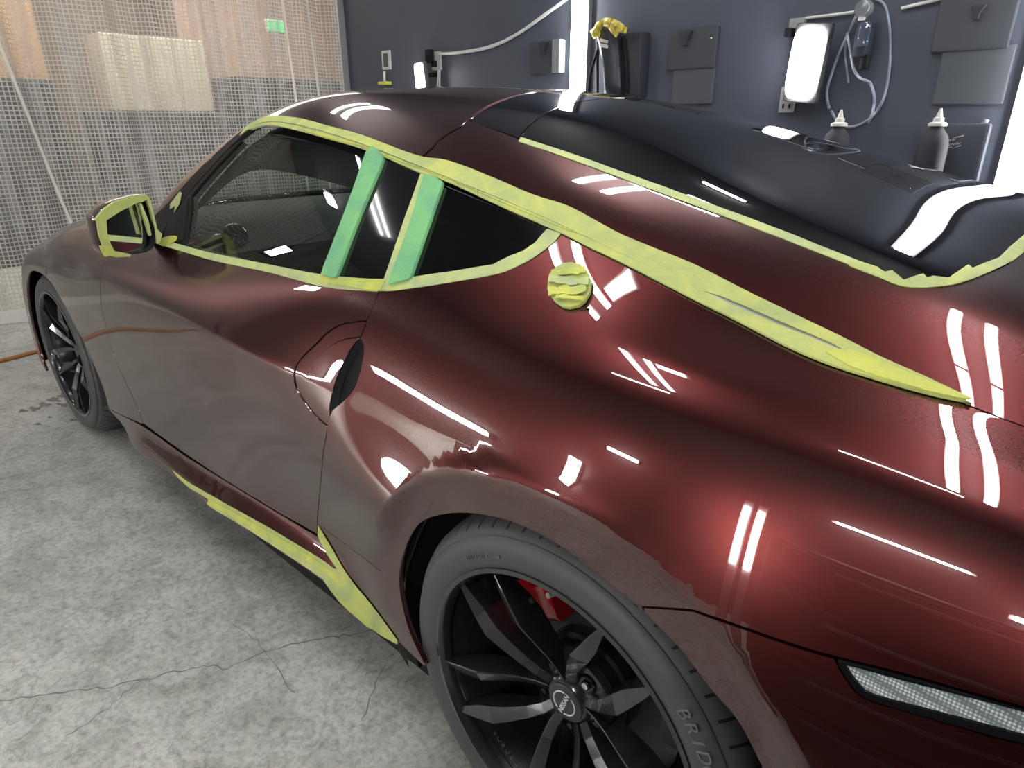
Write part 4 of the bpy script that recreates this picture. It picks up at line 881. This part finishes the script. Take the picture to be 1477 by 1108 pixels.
tl_=empty('tripod_light',(-4.45,-2.92,0)); MB().tube([(0,0,.35),(0,0,1.58)],.014,10).build('pole',BLACK,tl_,smooth=True,angle=40)
for k in range(3): a=2*math.pi*k/3+.4; MB().tube([(0,0,.62),(.24*math.cos(a),.24*math.sin(a),.012)],.010,8).build('leg',BLACK,tl_,smooth=True,angle=40)
R_=[list(q) for q in Matrix.Rotation(math.radians(29),3,'Z')]
MB().box((0,0,1.66),(.04,.24,.18),rot=R_,bev=.008).build('housing',BLACK,tl_); MB().box((.024*math.cos(.5),.024*math.sin(.5),1.66),(.012,.19,.13),rot=R_).build('led_panel',NEARL,tl_); tag(tl_,'work light on a black tripod in the near corner by the curtain','work light')
hp2=empty('hanging_panel_light',(-4.42,-2.01,2.10)); MB().box((0,0,0),(.035,.10,.20),bev=.006).build('housing',BLACK,hp2); MB().box((.021,0,0),(.010,.07,.16)).build('led_panel',TUBE,hp2); MB().tube([(0,0,.09),(0,0,ZC-2.10)],.006,8).build('cord',BLACK,hp2); tag(hp2,'upright panel light hung from the ceiling near the curtain','work light')
ceiling_tube(-1.73,-4.16,-4.00,'short wide tube light on the ceiling near the curtain',None,axis='x',xw=.06)
# hanging work light that shows as the bright patch by the covered badge
hl=empty('hanging_light',(-.75,-1.05,2.68)); MB().box((0,0,.02),(.20,.13,.04),bev=.01).build('housing',pbr('lamp_housing',(.5,.5,.5)),hl); MB().box((0,0,-.006),(.17,.10,.012)).build('led_panel',TUBE,hl); MB().tube([(0,0,.04),(0,0,ZC-2.68)],.006,8).build('cord',BLACK,hl); tag(hl,'flat work light hanging over the rear of the car','work light')
# the two work lights on the right wall
def work_light(px,py,w,h,tilt,label,arm=True):
    P=onplane(px,py,1,WY-.14); root=empty('work_light',tuple(P)); root.rotation_euler=(math.radians(4),math.radians(tilt),math.radians(-12))
    MB().box((0,.03,0),(w*1.16,.04,h*1.10),bev=.012).build('housing',pbr('lamp_shell',(.05,.05,.055),rough=.5),root,smooth=True,angle=40)
    n=20; poly=[]
    for k in range(n):
        a=2*math.pi*k/n; c,s=math.cos(a),math.sin(a); poly.append((w/2*math.copysign(abs(c)**.45,c),0,h/2*math.copysign(abs(s)**.45,s)))
    MB().prism([(p[0],.010,p[2]) for p in poly],(0,-.016,0)).build('led_panel',LAMPW,root)
    MB().tube([(0,.05,h*.1),(0,.165,h*.1)],.015,10).build('bracket',BLACK,root)
    return tag(root,label,'work light')
work_light(1160,92,.155,.31,6,'large bright work light glaring on the dark wall, right of the middle')
work_light(605,113,.105,.20,-2,'smaller bright work light on the dark wall beside the white outlet at the left')
# =============================== things on the right wall ===============================
def wp(px,py,d=0.): return onplane(px,py,1,WY-d)
PLA=pbr('white_plastic',(.62,.63,.62),rough=.4)
def plate(name,label,cat,px,py,w,h,mat=PLA,d=.014):
    P=wp(px,py); o=MB().box((0,-d/2,0),(w,d,h),bev=.004).build(name,mat); o.location=P; tag(o,label,cat); return o
def px_size(px,py,wpx,hpx):
    a=wp(px-wpx/2,py); b=wp(px+wpx/2,py); c=wp(px,py-hpx/2); e=wp(px,py+hpx/2); return abs(b[0]-a[0]),abs(c[2]-e[2])
w,h=px_size(558.5,87,12,28); s_=plate('light_switch','white framed switch plate on the dark wall, left of the small work light','switch',558.5,87,w,h)
MB().box((0,-.016,0),(w*.5,.006,h*.7),bev=.002).build('switch_rocker',pbr('switch_dark',(.08,.085,.09),rough=.4),s_)
w,h=px_size(631,88,13,27); ot=plate('wall_outlet','white wall outlet with plugs and a white cable, right of the small work light','outlet',631,88,w,h)
MB().box((-.03,-.05,.03),(.05,.05,.09),bev=.008).build('plug',BLACK,ot); MB().box((-.0,-.035,-.02),(.03,.04,.04),bev=.006).build('plug',BLACK,ot)
def cable(name,label,cat,pix,r,mat,d=.02):
    pts=[wp(x,y,d) for x,y in cr(pix,6)]
    b=MB().tube(pts,r,8).build(name,mat,smooth=True); tag(b,label,cat); return b
WC=pbr('white_cable',(.70,.71,.70),rough=.5); GC=pbr('grey_cable',(.42,.45,.50),rough=.5)
cable('power_cable','white cable swooping from the outlet up to the tall tube light','cable',[(632,78),(660,76),(705,68),(745,50),(785,22),(815,0),(828,-14)],.011,WC)
cable('power_cable','short white cable dropping left from the outlet','cable',[(632.5,101),(632,112),(631,124),(631,136)],.007,WC,.008)
cable('power_cable','short white cable dropping straight down from the outlet','cable',[(634,101),(634,112),(634,124),(634,136)],.007,WC,.008)
cable('power_cable','white cable running from the outlet box to the hose reel','cable',[(1147,30),(1165,26),(1190,23),(1222,19),(1243,15)],.007,WC)
cable('power_cable','white cable rising to the upper right from the hoses','cable',[(1300,12),(1320,7),(1350,0),(1372,-8)],.007,WC)
w,h=px_size(1137,144,22,37); ot2=plate('wall_outlet','pale outlet plate below the large work light','outlet',1137,144,w,h,pbr('pale_plate',(.45,.46,.47),rough=.5))
for dx in(-.016,.016):
    for dz in(-.03,.035): MB().box((dx,-.0155,dz),(.008,.003,.022)).build('socket_slot',BLACK,ot2)
w,h=px_size(1152,40,22,22); ot3=plate('junction_box','grey junction box with plugs above the large work light','junction box',1152,38,w,h,pbr('grey_box',(.3,.31,.33),rough=.5),d=.03)
MB().box((-.02,-.05,-.03),(.035,.05,.04),bev=.006).build('plug',BLACK,ot3); MB().box((.03,-.05,-.03),(.035,.05,.04),bev=.006).build('plug',BLACK,ot3)
# relief panels and funnel-shaped brackets
PAN=pbr('wall_panel',(.050,.057,.072),rough=.45,var=(4,.15)); PAN2=pbr('wall_panel_light',(.075,.084,.100),rough=.4)
def relief(label,q,d,mat=PAN):
    a=wp(*q[:2]); b=wp(*q[2:]); o=MB().box((0,-d/2,0),(abs(b[0]-a[0]),d,abs(a[2]-b[2])),bev=.006).build('wall_panel',mat); o.location=((a[0]+b[0])/2,WY,(a[2]+b[2])/2); tag(o,label,'wall panel')
    MB().lathe([(0,-.012),(.006,-.010),(.008,-.004),(.008,.001)],10,'y',(abs(b[0]-a[0])/2-.03,-d,abs(a[2]-b[2])/2-.06)).build('screw',CHROME,o) if d>=.03 and mat is PAN else None
    return o
relief('dark square panel on the wall left of the first tall tube light',(769,61,812,105),.035)
relief('dark upright panel on the wall right of the yellow cloth',(970,44,1034,98),.03)
relief('lower grey panel under the upright panel, above the car roof',(974,97,1028,150),.02,PAN2)
relief('dark panel high on the wall near the right tube light',(1366,-30,1455,70),.03)
relief('grey lower panel on the wall near the right tube light',(1362,71,1447,150),.02,PAN2)
relief('narrow pale plate beside the first tall tube light',(805,58,815,105),.06,pbr('pale_strip',(.30,.32,.34),rough=.4))
def funnel(label,px,py,wt,wb,h):
    s=px_size(px,py,1,1); k=s[0]; kz=s[1]; P=wp(px,py,.029); 
    poly=[(-wt/2*k,0,0),(wt/2*k,0,0),(wb/2*k,0,-h*.62*kz),(wb/2*k,0,-h*kz),(-wb/2*k,0,-h*kz),(-wb/2*k,0,-h*.62*kz)]
    o=MB().prism(poly,(0,-.03,0)).build('wall_bracket',pbr('bracket_dark',(.03,.033,.045),rough=.5)); o.location=P; tag(o,label,'bracket')
funnel('small dark funnel-shaped bracket on the square panel left of the tall tube light',786,62,13,4,18)
funnel('small dark funnel-shaped bracket on the upright panel over the car roof',992,46,17,5,20)
funnel('small dark funnel-shaped bracket on the panel near the right tube light',1413,8,22,7,20)
rail=cable('wall_rail','thin grey upright rail low on the wall beside the logo bottle','rail',[(1406,225),(1411,205),(1416,186),(1423,172)],.012,pbr('rail_grey',(.20,.22,.25),rough=.4))
# blower hanging on the wall with the yellow cloth over it
dk=pbr('machine_black',(.022,.025,.035),rough=.45,bump=(30,.25,.01)); k,kz=px_size(890,80,1,1)
mroot=empty('hanging_machine',tuple(wp(893,128,.0))); tag(mroot,'black machine with hanging straps on the wall under a yellow cloth','machine')
H=lambda px,py,d=0: tuple(np.array(wp(px,py,d))-np.array(wp(893,128,0)))
mb=MB(); prof=[(878,40,13),(880,50,15),(884,65,15),(886,80,14),(888,100,13),(889,120,13),(890,140,13)]
V=[];F=[];n=14
for px,py,wd in prof:
    c=np.array(H(px,py,.09))
    for i in range(n): a=2*math.pi*i/n; V.append(c+np.array([wd*k*math.copysign(abs(math.cos(a))**.7,math.cos(a)),.08*math.sin(a),0]))
for j in range(len(prof)-1): F+=[(j*n+i,j*n+(i+1)%n,(j+1)*n+(i+1)%n,(j+1)*n+i) for i in range(n)]
F+=[tuple(range(n)),tuple((len(prof)-1)*n+i for i in range(n))]; mb.add(V,F).build('machine_body',dk,mroot,smooth=True)
mb=MB(); a=np.array(H(914,95,.06)); mb.box(a,(30*k,.10,92*kz),bev=.02).build('machine_case',pbr('case_black',(.03,.034,.045),rough=.4),mroot,smooth=True,angle=40)
for L_,r,m_ in(([(866,48),(864,65),(858,85),(852,105),(850,125),(849,140)],.008,BLACK),([(865,50),(866,68),(870,85),(874,105),(880,120),(884,135)],.010,pbr('pale_strap',(.5,.52,.56),rough=.4)),([(863,60),(862,90),(862,125),(862,140)],.008,BLACK),([(899,52),(901,75),(903,100),(904,135)],.012,BLACK)):
    MB().tube([H(x,y,.12) for x,y in cr(L_,4)],r,8).build('strap',m_,mroot,smooth=True)
for py in(59,66): MB().box(H(871,py,.18),(11*k,.012,4.5*kz),rot=[list(q) for q in Matrix.Rotation(.25,3,'Y')],bev=.003).build('buckle',PLA,mroot)
# cloth draped over: a bumpy sheet with thickness
poly=[(860,34),(871,27),(880,25.5),(892,31),(904,40),(903,48),(893,46),(889,54),(882,46),(876,38),(868,37),(864,53),(856,55),(852,45),(858,39)]
def sheet(name,poly,mat,thick,bulge,label,cat):
    P2=dens(poly,3.0); cx=np.mean([p[0] for p in P2]); cy=np.mean([p[1] for p in P2])
    bp=np.array(P2); gx,gy=np.meshgrid(np.arange(bp[:,0].min(),bp[:,0].max(),2.5),np.arange(bp[:,1].min(),bp[:,1].max(),2.5)); Gp=np.stack([gx.ravel(),gy.ravel()],1); Gp=Gp[inpoly(P2,Gp)]
    d=np.sqrt(((Gp[:,None]-bp[None])**2).sum(2)).min(1); Gp=Gp[d>1.2]; allp=np.concatenate([bp,Gp]); n=len(bp)
    vo,_,fo,_,_,_=delaunay_2d_cdt([Vector(q) for q in allp],[(i,(i+1)%n) for i in range(n)],[],0,1e-6); U=np.array([tuple(v) for v in vo]); F=np.array([f for f in fo if len(f)==3]); F=F[inpoly(P2,U[F].mean(1))]
    dd=np.sqrt(((U[:,None]-bp[None])**2).sum(2)).min(1); V=[]
    for (x,y),e in zip(U,dd): V.append(wp(x,y,.20+bulge*(1-math.exp(-e/5))+.018*math.sin(x*.55+y*.3)+.012*math.sin(y*.8-x*.2)))
    o=mk(name,V,[tuple(f) for f in F],mat,smooth=True); md=o.modifiers.new('s','SOLIDIFY'); md.thickness=thick; md.offset=0; tag(o,label,cat); return o
sheet('cleaning_cloth',poly,pbr('yellow_cloth',(.62,.52,.06),rough=.9,sheen=.4,bump=(80,.5,.006)),.008,.05,'yellow microfibre cloth draped over the black machine on the wall','cloth')
yb=empty('small_brush',tuple(wp(559,118,0))); MB().box((0,-.028,-.012),(.105,.064,.024),bev=.006).build('brush_head',pbr('brush_yellow',(.60,.62,.12),rough=.7),yb,smooth=True,angle=40); MB().tube([(0,-.03,0),(.004,-.03,.075)],.011,10).build('brush_handle',PLA,yb,smooth=True,angle=40); tag(yb,'small flat yellow brush with a white handle on the wall below the switch plate','brush')
# hose and gauge cluster
hg=empty('air_regulator',tuple(wp(1243,60))); tag(hg,'black air regulator with clear gauges hanging on the wall right of the large work light','regulator')
Hh=lambda px,py,d=0: tuple(np.array(wp(px,py,d))-np.array(wp(1243,60,0)))
k,kz=px_size(1243,60,1,1)
MB().box(Hh(1246,58,.07),(20*k,.09,50*kz),bev=.015).build('regulator_body',pbr('regulator_black',(.03,.035,.05),rough=.3),hg,smooth=True,angle=40)
MB().box(Hh(1246,50,.125),(16*k,.02,34*kz),bev=.008).build('sight_glass',pbr('smoke_glass',(.07,.09,.13),rough=.08,coat=1),hg,smooth=True,angle=40)
MB().lathe([(0,-.02),(.03,-.018),(.036,-.008),(.036,.03),(0,.03)],20,'y',Hh(1245,12,.12)).build('gauge',pbr('gauge_grey',(.35,.37,.4),rough=.15,metal=.6),hg,smooth=True,angle=40)
MB().box(Hh(1243,27,.12),(9*k,.02,5*kz),bev=.003).build('gauge_label',PLA,hg)
MB().lathe([(0,.0),(.022,.0),(.022,.06),(0,.06)],16,'z',Hh(1245,100,.08)).build('drain_bowl',BLACK,hg,smooth=True,angle=40)
HOSE=pbr('hose_blue_grey',(.30,.34,.42),rough=.35)
def hose(label,L_,r=.006,d=.05): 
    o=MB().tube([wp(x,y,d+.01*math.sin(i*.7)) for i,(x,y) in enumerate(cr(L_,6))],r,8).build('air_hose',HOSE,smooth=True); tag(o,label,'hose')
hose('thin pale hose looping wide around the regulator, outermost loop',[(1258,-4),(1276,8),(1283,40),(1284,80),(1280,120),(1272,148),(1258,168),(1240,180),(1222,183),(1208,176),(1199,160)],.006,.012)
hose('thin pale hose hanging left of the regulator in a long curve',[(1236,20),(1225,45),(1211,75),(1200,105),(1193,130),(1194,148),(1196,156)],.006,.035)
hose('short thin hose hanging straight beside the left loop',[(1219,62),(1219,80),(1221,98),(1224,120)],.005,.012)
hose('thin pale hose crossing in front of the regulator down to the right',[(1222,48),(1226,72),(1231,98),(1240,112),(1255,120),(1261,140),(1259,160),(1253,178)],.006,.085)
# shelf with dispenser bottles, half hidden behind the car
SHZ=.93
sh=MB().box((-.50,WY-.13,SHZ-.015),(1.5,.26,.03),bev=.003).build('wall_shelf',pbr('shelf_black',(.03,.033,.04),rough=.5)); tag(sh,'black shelf on the dark wall behind the car tail, holding bottles','shelf')
def bottle(px,py_tip,py_base,label):
    P=wp(px,py_base,.155); T=wp(px+2,py_tip,.155); zc=P[2]; hn=T[2]-zc; root=empty('dispenser_bottle',(P[0],WY-.155,SHZ)); b=zc-SHZ
    MB().lathe([(0,0),(.055,0),(.058,.008),(.058,b*.72),(.050,b*.85),(.026,b-.01),(.024,b),(0,b)],32).build('bottle_body',pbr('bottle_black',(.03,.034,.046),rough=.75),root,smooth=True,angle=40)
    q=hn
    MB().lathe([(.0,b),(.036,b),(.036,b+q*.16),(.028,b+q*.22),(.021,b+q*.24),(.020,b+q*.46),(.014,b+q*.5),(.004,b+q),(0,b+q)],20).build('nozzle_cap',pbr('cap_white',(.66,.67,.64),rough=.45),root,smooth=True,angle=40)
    return tag(root,label,'bottle')
bottle(1210,158,182,'black bottle with a pointed white nozzle cap inside the hose loop')
bottle(1352,156,182,'black bottle with a pointed white nozzle cap above the white logo')
# dark can carrying the white logo
P=wp(1372,206,.06); cn=MB().box((0,0,.0),(.26,.06,P[2]-SHZ+.08),bev=.015).build('fluid_can',pbr('can_dark',(.058,.065,.088),rough=.7),smooth=True,angle=40); cn.location=(P[0],WY-.032,SHZ+(P[2]-SHZ+.08)/2); tag(cn,'dark flat can with a small white two-line slanted logo, behind the car tail','can')
LG_=pbr('logo_pale',(.75,.78,.82),rough=.5); mb=MB(); k,kz=[v*1.3 for v in px_size(1372,205,1,1)]; cz=P[2]-cn.location[2]
for dx,dz,ws in((-4,2.6,(1.6,1.2,1.7,1.1,1.5,1.3,1.0)),(4,-1.2,(1.3,1.6,1.1,1.5,1.2,1.4))):      # two slanted rows of strokes, too small to read
    u=-sum(ws)*.78
    for n_,w_ in enumerate(ws):
        h_=1.9 if n_%3 else 2.5; x0=(dx+u)*k; z0=(dz-1.0+.16*u)*kz+cz; sh=.7*k
        for (a0,a1,b0,b1) in((0,.62,0,h_),(.45,w_,(0,h_-.6)[n_%2],(.6,h_)[n_%2])):
            mb.prism([(x0+a0*k+sh*b0,-.0305,z0+b0*kz),(x0+a1*k+sh*b0,-.0305,z0+b0*kz+.1*k),(x0+a1*k+sh*b1,-.0305,z0+b1*kz+.1*k),(x0+a0*k+sh*b1,-.0305,z0+b1*kz)],(0,-.0012,0))
        u+=w_*1.56
for (x0,x1,z0,z1,th) in((0,12,5.0,7.4,1.2),(-11,2,-6.0,-5.2,1.0),(2,11,-6.5,-3.0,1.0)):
    mb.prism([(x0*k,-.0305,z0*kz+cz),(x1*k,-.0305,z1*kz+cz-.0),(x1*k,-.0305,(z1+th)*kz+cz),(x0*k+.004,-.0305,(z0+th*.4)*kz+cz)],(0,-.0012,0))
mb.build('logo',LG_,cn)
# =============================== floor details ===============================
def flat(name,pix,w,mat,label,cat=None,z=.0006,kind=None):
    pts=[onplane(x,y,2,0.) for x,y in cr(pix,5)]; V=[];F=[]
    for i,p in enumerate(pts):
        t=np.array(pts[min(i+1,len(pts)-1)])-np.array(pts[max(i-1,0)]); n_=np.array([-t[1],t[0],0]); n_/=np.linalg.norm(n_)+1e-9; ww=w*(.4+.9*random.random()); j=n_*random.uniform(-.006,.006)
        V+=[(p+j+n_*ww/2)*(1,1,0)+(0,0,z),(p+j-n_*ww/2)*(1,1,0)+(0,0,z)]
    F=[(2*i,2*i+1,2*i+3,2*i+2) for i in range(len(pts)-1)]
    o=mk(name,V,F,mat); 
    if kind: o['kind']=kind
    else: tag(o,label,cat)
    return o
CRK=pbr('crack_dark',(.19,.19,.18),rough=.8)
flat('floor_crack',[(-40,1012),(30,1008),(90,1000),(150,992),(210,980),(260,968),(300,962),(330,963),(380,942),(430,928),(480,920),(520,913),(565,905),(620,888)],.0042,CRK,'',kind='structure')
flat('floor_crack',[(95,1060),(140,1035),(180,1000),(215,975)],.003,CRK,'',kind='structure')
flat('floor_crack',[(330,900),(370,925),(400,960),(425,1000)],.0025,CRK,'',kind='structure')
flat('floor_crack',[(520,1040),(545,985),(560,950),(590,925)],.0025,CRK,'',kind='structure')
WET=pbr('wet_concrete',(.20,.20,.19),rough=.25)
def puddle(px,py,rx,ry,label):
    pts=[]; ph=random.uniform(0,6)
    for k in range(22):
        a=2*math.pi*k/22; r=1+.28*math.sin(3*a+ph)+.18*math.sin(5*a+2*ph); p=onplane(px+rx*r*math.cos(a),py+ry*r*math.sin(a),2,0); pts.append((p[0],p[1],.0008))
    o=mk('water_spot',pts,[tuple(range(22))],WET); tag(o,label,'water spot','small wet spots on the floor by the front wheel')
for q in((33,593,6,2.2),(50,590,8,3),(64,584,8,3.2),(78,577,9,3.2),(92,571,8,3.4),(92,584,10,2.6),(105,606,5,1.6),(55,612,5,1.6),(72,602,3,1.2)): puddle(*q,'dark wet spot on the concrete floor beside the front wheel')
cord=[(-3.80,-3.0),(-3.76,-2.2),(-3.83,-1.5),(-3.86,-.9),(-3.90,-.69),(-3.88,-.2),(-3.80,.4),(-3.9,1.2),(-3.85,1.9)]
o=MB().tube([(x,y,.011) for x,y in cr(cord,6)],.011,10).build('extension_cord',pbr('cord_orange',(.42,.18,.05),rough=.5),smooth=True); tag(o,'thin orange-brown cord lying across the floor in front of the curtain','cord')
# =============================== added fill light behind the curtain, world, camera ===============================
W=bpy.data.worlds.new('World'); SC.world=W; W.use_nodes=True; W.node_tree.nodes['Background'].inputs[0].default_value=(.02,.02,.022,1); W.node_tree.nodes['Background'].inputs[1].default_value=1
def area(name,loc,rot,sx,sy,e,col=(1,.98,.95)):
    l=bpy.data.lights.new(name,'AREA'); l.shape='RECTANGLE'; l.size=sx; l.size_y=sy; l.energy=e; l.color=col; o=bpy.data.objects.new(name,l); o.location=loc; o.rotation_euler=rot; COL.objects.link(o); return o
area('back_room_fill',(-6.2,1.2,3.1),(0,0,0),1.2,4.0,150,(1,.93,.85))  # unseen area light added to brighten the room behind the curtain
cam=bpy.data.cameras.new('Camera'); co=bpy.data.objects.new('Camera',cam); COL.objects.link(co); SC.camera=co
cam.sensor_fit='HORIZONTAL'; cam.sensor_width=36; cam.lens=36*FPX/W0; cam.clip_start=.01
co.matrix_world=Matrix(((CR[0],CU[0],-CF[0],CAM[0]),(CR[1],CU[1],-CF[1],CAM[1]),(CR[2],CU[2],-CF[2],CAM[2]),(0,0,0,1)))
SC.view_settings.view_transform='Standard'; SC.view_settings.look='None'; SC.view_settings.exposure=0.14; SC.view_settings.gamma=1; SC.view_settings.use_curve_mapping=False
